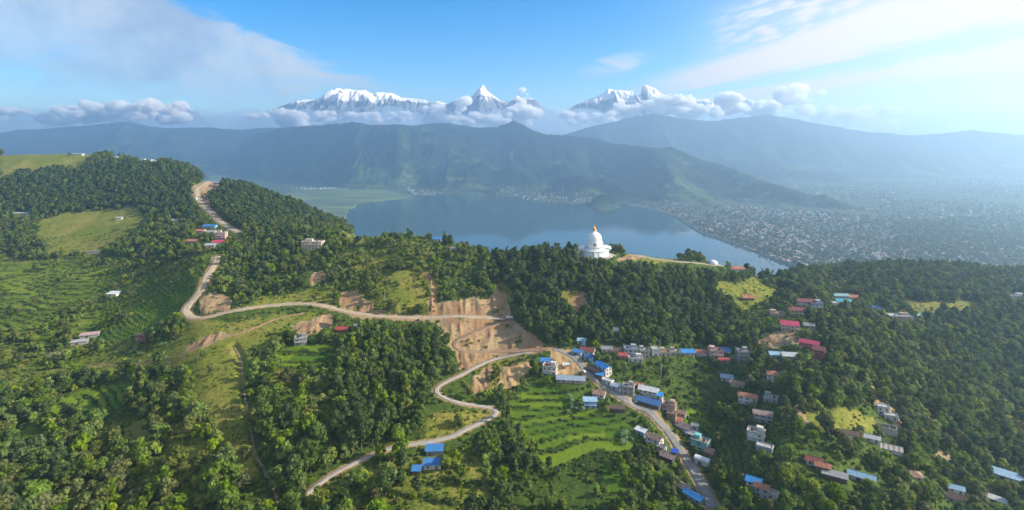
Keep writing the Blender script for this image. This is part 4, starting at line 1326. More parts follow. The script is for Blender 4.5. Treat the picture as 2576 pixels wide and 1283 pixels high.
def build_house(name, cat, w, dp, st, yaw, wk, rk, rc, label, loc, rnd):
    o = root(name, label, cat, loc, R(yaw))
    W, Rf = wall_mat(wk), roof_mat(rc)
    sh = 3.0
    H = max(1, st) * sh
    eave = H
    x2, y2 = w / 2, dp / 2
    if rk == 'dome':
        m = MB()
        prof = [(x2 * math.cos(t), 1.2 + 4.2 * math.sin(t)) for t in np.linspace(0, 1.45, 9)]
        m.lathe([(x2, -0.6), (x2, 1.2)] + prof[1:], 24)
        m.obj('canopy', roof_mat('white'), o, True)
        m = MB()
        m.box(0, -x2 + 0.3, 1.1, 2.4, 1.4, 2.2)
        m.obj('porch', W, o)
        for k in range(4):
            t = R(45 + 90 * k)
            m = MB()
            m.tube((x2 * 1.25 * math.cos(t), x2 * 1.25 * math.sin(t), -0.2), (x2 * 0.98 * math.cos(t), x2 * 0.98 * math.sin(t), 1.6), 0.06, n=5)
            m.obj('guy_rope', M_STEEL, o)
        return o
    m = MB()
    if rk == 'ruin':
        for (cx, cy, sx, sy, hh) in ((0, -y2, w, 0.4, H * 0.9), (0, y2, w, 0.4, H), (-x2, 0, 0.4, dp - 0.4, H * 0.75), (x2, 0, 0.4, dp - 0.4, H * 0.95), (w * 0.12, 0, 0.35, dp - 0.4, H * 0.8)):
            m.box(cx, cy, hh / 2 - 1.5, sx, sy, hh + 3)
    else:
        m.box(0, 0, H / 2 - 1.5, w, dp, H + 3)
        if rk == 'gable' or rk == 'barrel':
            rise = dp * (0.24 if rk == 'gable' else 0.30)
            for sx in (-1, 1):
                a = sx * (x2 - 0.004)
                m.poly([(a, -y2, H), (a, y2, H), (a, 0, H + rise)] if sx > 0 else [(a, y2, H), (a, -y2, H), (a, 0, H + rise)])
        elif rk == 'shed':
            rise = dp * 0.16
            m.poly([(-x2, y2, H), (x2, y2, H), (x2, y2, H + rise), (-x2, y2, H + rise)][::-1])
            for sx in (-1, 1):
                a = sx * x2
                q = [(a, -y2, H), (a, y2, H), (a, y2, H + rise)]
                m.poly(q if sx > 0 else q[::-1])
    for k in range(1, st):
        if rk != 'ruin':
            m.box(0, 0, k * sh, w + 0.5, dp + 0.5, 0.22)
    m.obj('wall', W, o)
    # roof
    m = MB()
    ov = 0.7
    if rk == 'gable':
        rise = dp * 0.24
        e = rise * ov / y2
        for s in (-1, 1):
            m.slab([(-x2 - ov, s * (y2 + ov), H - e + 0.12), (x2 + ov, s * (y2 + ov), H - e + 0.12), (x2 + ov, s * 0.01, H + rise + 0.12), (-x2 - ov, s * 0.01, H + rise + 0.12)], 0.12)
        m.tube((-x2 - ov, 0, H + rise + 0.1), (x2 + ov, 0, H + rise + 0.1), 0.16, n=6)
        m.obj('roof', Rf, o)
    elif rk == 'shed':
        rise = dp * 0.16
        e = rise * ov / dp
        m.slab([(-x2 - ov, -y2 - ov, H - e + 0.14), (x2 + ov, -y2 - ov, H - e + 0.14), (x2 + ov, y2 + ov, H + rise + e + 0.14), (-x2 - ov, y2 + ov, H + rise + e + 0.14)], 0.12)
        for k in range(max(2, int(w / 5))):
            xx = -x2 + (k + 0.5) * w / max(2, int(w / 5))
            m.box(xx, -y2 - 0.35, H - e - 0.02, 0.14, 0.6, 0.14)
        m.obj('roof', Rf, o)
    elif rk == 'hip':
        rise, rl = dp * 0.28, max(0.2, w - dp) / 2
        A = [(-x2 - ov, -y2 - ov, H), (x2 + ov, -y2 - ov, H), (x2 + ov, y2 + ov, H), (-x2 - ov, y2 + ov, H)]
        p, q = (-rl, 0, H + rise), (rl, 0, H + rise)
        m.poly([A[0], A[1], q, p])
        m.poly([A[1], A[2], q])
        m.poly([A[2], A[3], p, q])
        m.poly([A[3], A[0], p])
        m.box(0, 0, H - 0.08, w + 2 * ov, dp + 2 * ov, 0.14)
        m.tube(p, q, 0.15, n=6)
        m.obj('roof', Rf, o)
    elif rk == 'barrel':
        rise, n = dp * 0.30, 10
        for k in range(n):
            t0, t1 = math.pi * k / n, math.pi * (k + 1) / n
            a = (-(y2 + 0.5) * math.cos(t0), H + (rise + 0.2) * math.sin(t0) + 0.1)
            b_ = (-(y2 + 0.5) * math.cos(t1), H + (rise + 0.2) * math.sin(t1) + 0.1)
            m.slab([(-x2 - ov, a[0], a[1]), (x2 + ov, a[0], a[1]), (x2 + ov, b_[0], b_[1]), (-x2 - ov, b_[0], b_[1])], 0.1)
        m.obj('roof', Rf, o)
    elif rk == 'flat':
        m.box(0, 0, H + 0.12, w + 0.9, dp + 0.9, 0.24)
        m.obj('roof', Rf, o)
        m = MB()
        for (cx, cy, sx, sy) in ((0, -y2, w + 0.3, 0.2), (0, y2, w + 0.3, 0.2), (-x2, 0, 0.2, dp - 0.2), (x2, 0, 0.2, dp - 0.2)):
            m.box(cx, cy, H + 0.58, sx, sy, 0.68)
        m.obj('parapet', W, o)
        if w * dp > 60:
            m = MB()
            rx = x2 * (0.45 if rnd.random() < .5 else -0.45)
            m.box(rx, y2 * 0.35, H + 1.44, w * 0.34, dp * 0.42, 2.4)
            m.box(rx, y2 * 0.35, H + 2.74, w * 0.34 + 0.6, dp * 0.42 + 0.6, 0.2)
            m.obj('stair_room', W, o)
            m = MB()
            m.lathe([(0.7, H + 0.24), (0.75, H + 0.7), (0.75, H + 1.5), (0.5, H + 1.75), (0.2, H + 1.8)], 12, 0, -rx, -y2 * 0.3)
            m.obj('water_tank', M_BLACK, o, True)
            for (sx, sy) in ((-1, -1), (1, -1), (1, 1), (-1, 1)):
                if rnd.random() < 0.55:
                    m = MB()
                    m.box(sx * (x2 - 0.25), sy * (y2 - 0.25), H + 1.45, 0.26, 0.26, 2.4)
                    m.obj('column', M_CONC, o)
    # windows and door on the long front, windows at the east end and back
    if cat not in ('shed', 'shelter', 'stall', 'ruin', 'shrine', 'barn'):
        n = max(1, int(w / 3.7))
        dj = rnd.randrange(n)
        for f in range(st):
            for k in range(n):
                xx = -x2 + (k + 0.5) * w / n
                if f == 0 and k == dj:
                    d = link('door', door_mesh(), o)
                    d.location = (xx, -y2 - 0.01, 0.0)
                elif rnd.random() < 0.78:
                    q = link('window', window_mesh(1.15, 1.2), o)
                    q.location = (xx, -y2 - 0.01, f * sh + 1.55)
            for s in (-1, 1):
                for yy in ((0,) if dp < 7 else (-dp * 0.22, dp * 0.22)):
                    q = link('window', window_mesh(1.1, 1.2), o)
                    q.location = (s * (x2 + 0.01), yy, f * sh + 1.55)
                    q.rotation_euler = (0, 0, R(90 * s))
        if st >= 2 and cat in ('hotel', 'house', 'lodge') and w > 9:
            for f in range(1, st):
                m = MB()
                m.box(0, -y2 - 0.85, f * sh - 0.02, w * 0.94, 1.2, 0.16)
                m.obj('balcony', W, o)
                m = MB()
                m.box(0, -y2 - 1.38, f * sh + 0.95, w * 0.94, 0.07, 0.07)
                m.box(0, -y2 - 1.38, f * sh + 0.55, w * 0.94, 0.04, 0.04)
                k = int(w / 1.5)
                for i in range(k + 1):
                    m.box(-w * 0.47 + i * w * 0.94 / k, -y2 - 1.38, f * sh + 0.49, 0.06, 0.06, 0.86)
                m.obj('railing', M_STEEL if cat != 'hotel' else W, o)
    elif cat in ('barn', 'shed', 'stall', 'shelter'):
        m = MB()
        m.box(-w * 0.12, -y2 - 0.03, 1.0, min(2.6, w * 0.4), 0.12, 2.0)
        m.obj('door', M_DOOR, o)
    return o


rnd = random.Random(5)
for rec, (x, y, z) in zip(HOUSES, plots):
    name, cat, X, Y, w, dp, st, yaw, wk, rk, rc, label = rec
    build_house(name, cat, w, dp, st, yaw, wk, rk, rc, label, (x, y, z), rnd)

# ================================================================== pagoda
M_PAG = principled("pagoda_whitewash", (0.74, 0.75, 0.76), 0.6, 0.05, 0.15)
M_GOLD = principled("gilded_metal", (0.62, 0.30, 0.05), 0.35)
M_GOLD.node_tree.nodes['Principled BSDF'].inputs['Metallic'].default_value = 0.6
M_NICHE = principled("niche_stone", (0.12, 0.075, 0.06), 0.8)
M_PLAZA = principled("plaza_paving", (0.40, 0.36, 0.33), 0.9, 0.2, 0.3)
pag = root("pagoda", "large white domed pagoda with golden spire on the wooded ridge", "pagoda", (PGX, PGY, PGZ))
m = MB()
m.lathe([(22.0, -4.0), (22.0, 0.25), (21.9, 0.30)], 64)
m.obj('plaza', M_PLAZA, pag)
m = MB()
m.lathe([(16.6, -2.0), (16.6, 0.8), (16.2, 0.9), (16.2, 5.2), (16.8, 5.35), (16.8, 5.7), (15.9, 5.75)], 72)
m.obj('lower_terrace', M_PAG, pag)
m = MB()
m.lathe([(12.7, 5.6), (12.7, 6.4), (12.3, 6.5), (12.3, 9.2), (12.8, 9.35), (12.8, 9.7), (12.0, 9.75)], 72)
m.obj('upper_terrace', M_PAG, pag)
for nm, r, z0 in (('lower_balustrade', 16.4, 5.7), ('upper_balustrade', 12.5, 9.7)):
    m = MB()
    n = int(r * 3.2)
    for k in range(n):
        t = 2 * math.pi * k / n
        m.box(r * math.cos(t), r * math.sin(t), z0 + 0.5, 0.22, 0.3, 1.0, 0, t)
    m.lathe([(r - 0.16, z0 + 1.0), (r + 0.16, z0 + 1.0), (r + 0.16, z0 + 1.18), (r - 0.16, z0 + 1.18)], 64)
    m.obj(nm, M_PAG, pag)
dome = [(9.1, 9.7), (9.1, 10.5), (8.7, 10.7), (8.55, 14.0), (8.9, 14.15), (8.9, 14.5), (8.5, 14.7), (8.5, 17.6), (8.75, 17.75), (8.72, 18.2)]
for t in np.linspace(0.05, 1.36, 14):
    dome.append((8.6 * math.cos(t) ** 0.92, 18.2 + 8.8 * math.sin(t)))
m = MB()
m.lathe(dome, 72)
m.obj('dome', M_PAG, pag, False)
for f in pag.children[-1].data.polygons:
    f.use_smooth = True
m = MB()
m.lathe([(2.2, 26.4), (2.3, 27.0), (1.9, 27.2), (1.9, 28.1), (2.5, 28.4), (2.5, 28.7)], 24)
m.obj('neck', M_PAG, pag)
m = MB()
m.lathe([(2.1, 28.6), (2.9, 29.3), (2.6, 29.5), (2.2, 30.0), (2.0, 30.3), (1.5, 30.5), (1.5, 31.0), (1.25, 31.1), (1.25, 31.6), (1.0, 31.7), (1.0, 32.2), (0.8, 32.3), (0.75, 32.9), (0.45, 33.2), (0.6, 33.6), (0.3, 34.2), (0.16, 36.8), (0.03, 37.4)], 20)
m.obj('spire', M_GOLD, pag, True)
# four niches with a golden seated figure, wings of white stair roofs
for k in range(4):
    rot = R(90 * k - 4)
    ni = MB()
    ni.box(0, -8.95, 12.2, 4.4, 1.2, 4.4)
    ni.poly([(-2.2, -9.55, 14.4), (2.2, -9.55, 14.4), (1.3, -9.55, 15.6), (0, -9.55, 16.1), (-1.3, -9.55, 15.6)])
    ni.poly([(-2.2, -9.55, 14.4), (-1.3, -9.55, 15.6), (-1.3, -8.2, 15.6), (-2.2, -8.2, 14.4)])
    ni.poly([(-1.3, -9.55, 15.6), (0, -9.55, 16.1), (0, -8.2, 16.1), (-1.3, -8.2, 15.6)])
    ni.poly([(0, -9.55, 16.1), (1.3, -9.55, 15.6), (1.3, -8.2, 15.6), (0, -8.2, 16.1)])
    ni.poly([(1.3, -9.55, 15.6), (2.2, -9.55, 14.4), (2.2, -8.2, 14.4), (1.3, -8.2, 15.6)])
    no = ni.obj('niche', M_PAG, pag)
    no.rotation_euler = (0, 0, rot)
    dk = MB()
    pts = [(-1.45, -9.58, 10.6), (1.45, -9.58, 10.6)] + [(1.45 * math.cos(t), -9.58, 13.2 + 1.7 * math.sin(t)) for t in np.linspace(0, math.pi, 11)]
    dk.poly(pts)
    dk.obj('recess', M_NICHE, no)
    fg = MB()
    fg.lathe([(1.0, 10.6), (1.05, 10.9), (0.95, 11.05)], 14, 0, 0, -9.9)
    fg.lathe([(0.9, 11.05), (0.95, 11.3), (0.55, 11.6), (0.6, 12.3), (0.5, 12.75), (0.2, 12.9), (0.2, 13.0), (0.34, 13.2), (0.33, 13.5), (0.15, 13.8), (0.04, 13.9)], 14, 0, 0, -9.9)
    for s in (-1, 1):
        fg.tube((s * 0.55, -9.9, 12.5), (s * 0.75, -10.1, 11.8), 0.16, 0.13, 6)
        fg.tube((s * 0.75, -10.1, 11.8), (s * 0.1, -10.5, 11.5), 0.13, 0.1, 6)
        fg.tube((s * 0.9, -9.9, 11.2), (s * 0.2, -10.5, 11.2), 0.26, 0.2, 6)
    fg.obj('statue', M_GOLD, no, True)
for s in (-1, 1):
    wg = MB()
    wg.box(s * 15.2, 0, 7.2, 6.4, 7.0, 3.6)
    zr, ze = 11.0, 8.9
    for sy in (-1, 1):
        wg.slab([(s * 11.5, sy * 4.4, ze + 0.8), (s * 19.6, sy * 4.4, ze - 1.2), (s * 19.0, sy * 0.02, zr - 1.2), (s * 11.5, sy * 0.02, zr + 1.0)], 0.25)
    wg.obj('side_porch', M_PAG, pag)
st_ = MB()
for k in range(18):
    st_.box(0, -16.5 - (18 - k) * 0.30, (k + 0.5) * 0.30 - 0.2, 4.6, 0.34, 0.62)
for s in (-1, 1):
    st_.slab([(s * 2.4, -22.0, 1.0), (s * 2.75, -22.0, 1.0), (s * 2.75, -16.4, 6.4), (s * 2.4, -16.4, 6.4)], 1.4)
st_.obj('stairs', M_PAG, pag)

# ================================================================== signboard, poles, vehicles
M_SIGN = principled("sign_panel", (0.74, 0.74, 0.74), 0.6)
p = hit(h1, 1549, 838)[0]
sg = root("signboard", "white signboard standing on the shaded grass above the row of houses", "sign", tuple(p), R(-12))
m = MB()
m.box(0, 0, 3.3, 5.6, 0.12, 3.4)
m.obj('panel', M_SIGN, sg)
for s in (-1, 1):
    m = MB()
    m.tube((s * 2.3, 0.12, -0.5), (s * 2.3, 0.12, 5.0), 0.09)
    m.obj('post', M_STEEL, sg)
M_POLE = principled("pole_concrete", (0.46, 0.45, 0.43), 0.85, 0.15, 0.8)
for X, Y, lab in ((885, 727, "utility pole among bushes above the red earth cutting"), (968, 757, "utility pole on the grassy slope above the dirt road"),
                  (1083, 812, "utility pole at the roadside on the edge of the closed forest"), (1663, 950, "utility pole on the terraces behind the white roofed hall"),
                  (1660, 884, "utility pole behind the pale narrow tower house"), (1560, 996, "utility pole beside the gravel road near the long blue shelter")):
    p = hit(h1, X, Y)[0]
    o = root("utility_pole", lab, "pole", tuple(p), R(random.uniform(-20, 20)), "utility poles on the hillside")
    m = MB()
    m.tube((0, 0, -0.5), (0, 0, 10.5), 0.20, 0.13, 8)
    m.obj('shaft', M_POLE, o)
    m = MB()
    m.box(0, -0.2, 9.8, 2.0, 0.12, 0.14)
    m.box(0, -0.2, 9.0, 1.5, 0.12, 0.14)
    m.obj('crossarm', M_STEEL, o)
    for x in (-0.9, 0, 0.9):
        m = MB()
        m.lathe([(0.06, 9.87), (0.1, 9.95), (0.05, 10.0), (0.1, 10.06), (0.04, 10.14)], 8, 0, x, -0.2)
        m.obj('insulator', M_WHITE, o)

M_TYRE = principled("tyre_rubber", (0.02, 0.02, 0.02), 0.9)


def vehicle(name, label, X, Y, yaw, kind, colr):
    p = hit(h1, X, Y)[0]
    o = root(name, label, 'truck' if kind == 'truck' else ('tractor' if kind == 'tractor' else 'car'), (p[0], p[1], p[2] + 0.35), R(yaw))
    pm = principled(name + "_paint", colr, 0.35, spec=0.5)
    m = MB()
    if kind == 'truck':
        m.box(0.2, 0, 0.85, 6.6, 1.9, 0.3, 0)
        m.obj('chassis', M_STEEL, o)
        m = MB()
        m.box(-2.5, 0, 1.9, 1.8, 2.2, 1.8)
        m.box(-2.3, 0, 2.9, 1.4, 2.1, 0.22)
        m.obj('cab', pm, o)
        m = MB()
        m.box(-3.42, 0, 2.2, 0.06, 1.8, 0.75)
        m.obj('windscreen', M_GLASS, o)
        m = MB()
        for (a, b, c, d) in ((1.1, -1.1, 4.8, 0.12), (1.1, 1.1, 4.8, 0.12), (-1.25, 0, 0.12, 2.08), (3.45, 0, 0.12, 2.08)):
            m.box(a, b, 1.75, c, d, 1.3)
        m.box(1.1, 0, 1.1, 4.6, 2.08, 0.16)
        m.obj('cargo_bed', pm, o)
        wh = ((-2.4, .95), (-2.4, -.95), (1.4, .95), (1.4, -.95), (2.6, .95), (2.6, -.95))
        r = 0.5
    elif kind == 'tractor':
        m.box(-0.9, 0, 1.2, 2.0, 0.9, 0.8)
        m.box(0.7, 0, 1.0, 1.4, 1.1, 0.6)
        m.tube((-1.2, 0.2, 1.6), (-1.2, 0.2, 2.4), 0.07)
        m.obj('body', pm, o)
        m = MB()
        m.box(0.7, 0, 2.6, 1.5, 1.4, 0.1)
        for a in (0.1, 1.3):
            for b in (-.6, .6):
                m.tube((a, b, 1.2), (a, b, 2.6), 0.05)
        m.obj('canopy', M_STEEL, o)
        wh = ((-1.4, .6), (-1.4, -.6), (0.9, .8), (0.9, -.8))
        r = 0.6
    else:
        L, Wd, Hh = (4.6, 1.8, 2.0) if kind == 'van' else (4.2, 1.7, 1.5)
        lo = 0.95
        pr = [(-L / 2, 0.35), (L / 2, 0.35), (L / 2, lo), (L * 0.38, lo + .05)] + ([(L * 0.44, Hh - .1), (-L * 0.22, Hh)] if kind == 'van' else [(L * 0.26, Hh), (-L * 0.12, Hh)]) + [(-L * 0.34, lo + .02), (-L / 2, lo - .1)]
        k = len(pr)
        m.poly([(a, -Wd / 2, b) for a, b in pr])
        m.poly([(a, Wd / 2, b) for a, b in pr][::-1])
        for i in range(k):
            j = (i + 1) % k
            m.poly([(pr[j][0], -Wd / 2, pr[j][1]), (pr[i][0], -Wd / 2, pr[i][1]), (pr[i][0], Wd / 2, pr[i][1]), (pr[j][0], Wd / 2, pr[j][1])])
        m.obj('body', pm, o)
        for s in (-1, 1):
            m = MB()
            m.poly([(-L * .26, s * (Wd / 2 + .006), lo + .05), (L * .30, s * (Wd / 2 + .006), lo + .05), (L * .24, s * (Wd / 2 + .006), Hh - .14), (-L * .12, s * (Wd / 2 + .006), Hh - .12)])
            m.obj('side_window', M_GLASS, o)
        m = MB()
        a0, a1 = (-L * 0.34, lo + .06), ((-L * 0.22, Hh - .06) if kind == 'van' else (-L * 0.12, Hh - .06))
        m.poly([(a0[0] - .02, -Wd * .42, a0[1]), (a0[0] - .02, Wd * .42, a0[1]), (a1[0] - .02, Wd * .40, a1[1]), (a1[0] - .02, -Wd * .40, a1[1])])
        m.obj('windscreen', M_GLASS, o)
        wh = ((-1.35, .8), (-1.35, -.8), (1.35, .8), (1.35, -.8))
        r = 0.34
    for a, b in wh:
        m = MB()
        m.tube((a, b - .12, r), (a, b + .12, r), r, n=12)
        w = m.obj('wheel', M_TYRE, o)
        m = MB()
        m.tube((a, b - .135, r), (a, b + .135, r), r * .5, n=8)
        m.obj('rim', M_STEEL, w)


vehicle("cargo_truck", "white truck parked where the dirt road meets the bare earth cutting", 1281, 803, 10, 'truck', (0.7, 0.7, 0.7))
vehicle("delivery_truck", "small white truck parked in the sandy yard", 1423, 922, 15, 'truck', (0.72, 0.72, 0.70))
vehicle("farm_tractor", "orange tractor standing in the sandy yard", 1420, 930, -10, 'tractor', (0.55, 0.20, 0.05))
vehicle("parked_car", "grey car parked at the edge of the gravel road by the sandy yard", 1437, 914, 40, 'car', (0.30, 0.31, 0.33))
vehicle("parked_car", "white car parked by the corner of the long depot roof", 1468, 938, -50, 'car', (0.70, 0.70, 0.70))
vehicle("white_van", "white van on the gravel road beside the long blue shelter", 1597, 1012, -40, 'van', (0.74, 0.74, 0.74))

# ================================================================== trees
def leaf_mat(name, lo, hi, tint):
    def build(t, b):
        tc = t.n('ShaderNodeTexCoord')
        oi = t.n('ShaderNodeObjectInfo')
        n = t.noise(tc.outputs['Object'], 0.9, 4, 0.7)
        c = t.mix(t.ss(n, 0.3, 0.7), lo, hi)
        rv = oi.outputs['Random']
        c = t.mix(t.ss(rv, 0.45, 1.0, 0, 0.75), c, tint)
        hs = t.n('ShaderNodeHueSaturation')
        t.put(hs.inputs['Color'], c)
        t.put(hs.inputs['Value'], t.lin(t.m('FRACT', t.m('MULTIPLY', rv, 7.31)), 0, 1, 0.82, 1.45))
        t.put(hs.inputs['Saturation'], t.lin(t.m('FRACT', t.m('MULTIPLY', rv, 13.7)), 0, 1, 0.80, 1.10))
        t.put(b.inputs['Base Color'], hs.outputs[0])
        tr = t.n('ShaderNodeBsdfTranslucent')
        t.put(tr.inputs['Color'], hs.outputs[0])
        mx = t.n('ShaderNodeMixShader')
        mx.inputs[0].default_value = 0.38
        t.put(mx.inputs[1], b.outputs[0])
        t.put(mx.inputs[2], tr.outputs[0])
        out = [n_ for n_ in t.nt.nodes if n_.type == 'OUTPUT_MATERIAL'][0]
        t.put(out.inputs[0], mx.outputs[0])
    return principled(name, rough=0.75, spec=0.15, build=build)


LEAF = {
    'dark': leaf_mat("leaf_dark_green", (0.040, 0.072, 0.013), (0.092, 0.142, 0.024), (0.078, 0.112, 0.028)),
    'mid': leaf_mat("leaf_mid_green", (0.080, 0.138, 0.013), (0.160, 0.235, 0.022), (0.175, 0.205, 0.022)),
    'light': leaf_mat("leaf_yellow_green", (0.125, 0.190, 0.013), (0.235, 0.295, 0.024), (0.205, 0.225, 0.028)),
    'olive': leaf_mat("leaf_olive", (0.080, 0.100, 0.020), (0.155, 0.172, 0.040), (0.145, 0.146, 0.040)),
    'grass': leaf_mat("leaf_tall_grass", (0.10, 0.12, 0.014), (0.22, 0.215, 0.035), (0.16, 0.19, 0.020)),
}
M_BARK = principled("tree_bark", (0.13, 0.10, 0.075), 0.95, 0.3, 2.0)
M_DRY = principled("dry_branch", (0.36, 0.30, 0.24), 0.95, 0.25, 1.0)


def crown_mesh(seed, shape, mat, leaves, size):
    """Crown of overlapping leaf clumps; unit: about 1 m radius 1, scaled by the caller. shape = (radius, height, base height, lobes)."""
    g = np.random.default_rng(seed)
    rad, hgt, base, nl = shape
    lobes = []
    for k in range(nl):
        for _ in range(30):
            q = g.uniform(-1, 1, 3)
            if q @ q < 1:
                break
        zz = base + hgt * (0.5 + 0.45 * q[2])
        taper = 1.0 - 0.42 * abs(q[2]) ** 1.5
        c = np.array([q[0] * rad * 0.72 * taper, q[1] * rad * 0.72 * taper, zz])
        r = rad * g.uniform(0.30, 0.52) * (0.9 if nl > 6 else 1.15)
        lobes.append((c, r, g.uniform(0.7, 1.0)))
    V, F = [], []
    tot = sum(l[1] ** 2 for l in lobes)
    for c, r, fl in lobes:
        n = int(leaves * r * r / tot)
        for _ in range(n):
            d = g.normal(size=3)
            d /= np.linalg.norm(d)
            if d[2] < -0.45 and g.random() < 0.7:
                d[2] = -d[2]
            rr = r * g.uniform(0.72, 1.12)
            p = c + d * rr * np.array([1, 1, fl])
            nn = d + g.normal(size=3) * 0.42
            nn /= np.linalg.norm(nn)
            a = np.cross(nn, g.normal(size=3))
            a /= np.linalg.norm(a)
            b = np.cross(nn, a)
            s = size * g.uniform(0.6, 1.35)
            i = len(V)
            w = s * g.uniform(0.55, 0.85)
            V += [p + a * s, p + b * w, p - a * s * g.uniform(0.6, 1.0), p - b * w]
            F.append((i, i + 1, i + 2, i + 3))
    # dim inner mass so that the crown is not see-through everywhere
    for c, r, fl in lobes:
        bmx = bmesh.new()
        bmesh.ops.create_icosphere(bmx, subdivisions=1, radius=r * 0.70)
        i = len(V)
        for v in bmx.verts:
            k = 1 + 0.25 * g.uniform(-1, 1)
            V.append(np.array(v.co) * np.array([k, k, k * fl]) + c)
        for f in bmx.faces:
            F.append(tuple(i + v.index for v in f.verts))
        bmx.free()
    me = bpy.data.meshes.new("crown")
    me.from_pydata([tuple(v) for v in V], [], F)
    me.materials.append(mat)
    me.update()
    return me, lobes


def trunk_mesh(seed, lobes, base, r0):
    g = random.Random(seed)
    m = MB()
    top = Vector((g.uniform(-.3, .3), g.uniform(-.3, .3), base + 0.6))
    m.tube((0, 0, -0.8), tuple(top), r0, r0 * 0.6, 7)
    for c, r, fl in lobes[:5]:
        mid = top.lerp(Vector(c), 0.55) + Vector((0, 0, 0.2))
        m.tube(tuple(top - Vector((0, 0, 0.2))), tuple(mid), r0 * 0.5, r0 * 0.3, 5)
        m.tube(tuple(mid), tuple(c), r0 * 0.3, r0 * 0.1, 5)
    return m.mesh("trunk", M_BARK)


# kind: (adjectives, shape, leaf, leaves, leaf size, trunk radius)
KINDS = [
    ("broad dark green tree", (4.3, 6.5, 2.2, 11), 'dark', 620, 0.66, 0.32),
    ("dark green irregular tree", (3.8, 8.0, 2.6, 10), 'dark', 620, 0.64, 0.30),
    ("broad mid green tree", (4.1, 6.0, 1.8, 11), 'mid', 620, 0.66, 0.28),
    ("loose mid green tree", (3.4, 7.2, 2.2, 8), 'mid', 520, 0.62, 0.26),
    ("tall narrow column shaped tree", (1.9, 11.0, 1.8, 12), 'mid', 560, 0.55, 0.24),
    ("tall dark column shaped tree", (2.1, 10.0, 1.6, 12), 'dark', 560, 0.55, 0.24),
    ("yellow green bushy tree", (3.0, 4.2, 0.8, 8), 'light', 460, 0.55, 0.20),
    ("olive brown spreading tree", (4.0, 5.0, 2.2, 9), 'olive', 560, 0.62, 0.28),
]
SHRUBS = [((1.5, 1.7, 0.0, 5), 'mid', 110, 0.42), ((1.3, 1.5, 0.0, 4), 'dark', 100, 0.42), ((1.6, 1.4, 0.0, 5), 'light', 110, 0.40), ((1.0, 1.1, -0.1, 4), 'grass', 80, 0.36)]
proto = []
bank = bpy.data.collections.new("tree_kinds")
for i, (adj, shape, lf, nl, ls, tr) in enumerate(KINDS):
    cm, lobes = crown_mesh(100 + i, shape, LEAF[lf], nl, ls)
    tm = trunk_mesh(i, lobes, shape[2], tr)
    # joined copy for the woods
    bmj = bmesh.new()
    bmj.from_mesh(cm)
    nf = len(bmj.faces)
    bmj.from_mesh(tm)
    bmj.faces.ensure_lookup_table()
    for f in bmj.faces[nf:]:
        f.material_index = 1
    jm = bpy.data.meshes.new("forest_tree")
    bmj.to_mesh(jm)
    bmj.free()
    jm.materials.append(LEAF[lf])
    jm.materials.append(M_BARK)
    jo = bpy.data.objects.new("forest_tree_%d" % i, jm)
    bank.objects.link(jo)
    proto.append((cm, tm, jo))
for i, (shape, lf, nl, ls) in enumerate(SHRUBS):
    cm, _ = crown_mesh(200 + i, shape, LEAF[lf], nl, ls)
    jo = bpy.data.objects.new("forest_tree_%d" % (8 + i) if 8 + i < 10 else "forest_tree_z%d" % (8 + i), cm)
    bank.objects.link(jo)

# ---- what must stay in view
KEEP = np.zeros((SH, SW), bool)


def stamp(x, y, r):
    j0, j1 = max(0, int((y - r) / 2)), min(SH, int((y + r) / 2) + 1)
    i0, i1 = max(0, int((x - r) / 2)), min(SW, int((x + r) / 2) + 1)
    KEEP[j0:j1, i0:i1] = True


for name, label, w, surf, xy, z in road_lines:
    X_, Y_ = proj(xy[:, 0], xy[:, 1], z)
    vis = np.abs(hit(h1, X_, Y_)[:, 1] - xy[:, 1]) < 25
    for a, b, c, v in zip(X_, Y_, xy[:, 1], vis):
        if name == 'gully_path' and b < 1090:
            continue
        if name == 'concrete_road' and (a < 832 or 925 < a < 985):
            continue
        if v:
            stamp(a, b, max(2.0, w * 0.55 * FD / c * 0.8))
for rec, (x, y, z) in zip(HOUSES, plots):
    X_, Y_ = proj(x, y, z)
    hw = max(rec[4], rec[5]) * 0.5 * FD / y
    hh = (max(1, rec[6]) * 3 + 2.5) * FD / y
    j0, j1 = int(max(0, (Y_ - hh)) / 2), int((Y_ - hh * 0.12) / 2)
    i0, i1 = int(max(0, X_ - hw * 0.9) / 2), int((X_ + hw * 0.9) / 2)
    KEEP[j0:j1, i0:i1] = True
X_, Y_ = proj(PGX, PGY, PGZ)
KEEP[int((Y_ - 84) / 2):int((Y_ + 4) / 2), int((X_ - 37) / 2):int((X_ + 37) / 2)] = True
KEEP[int(800 / 2):int(840 / 2), int(1540 / 2):int(1558 / 2)] = True
SOFT = np.maximum(M_SO, M_PA) > 0.5        # only mostly clear

# ---- candidate spots
cell = 5.0
gx = np.arange(-1500, 1700, cell)
gy = np.arange(300, 1400, cell)
cx_, cy_ = np.meshgrid(gx, gy)
cx_ = (cx_ + RNG.uniform(-0.5, 0.5, cx_.shape) * cell).ravel()
cy_ = (cy_ + RNG.uniform(-0.5, 0.5, cy_.shape) * cell).ravel()
ok = np.abs(cx_ / cy_) < 1.1
cx_, cy_ = cx_[ok], cy_[ok]
cz_ = h1(cx_, cy_)
sx_, sy_ = proj(cx_, cy_, cz_)
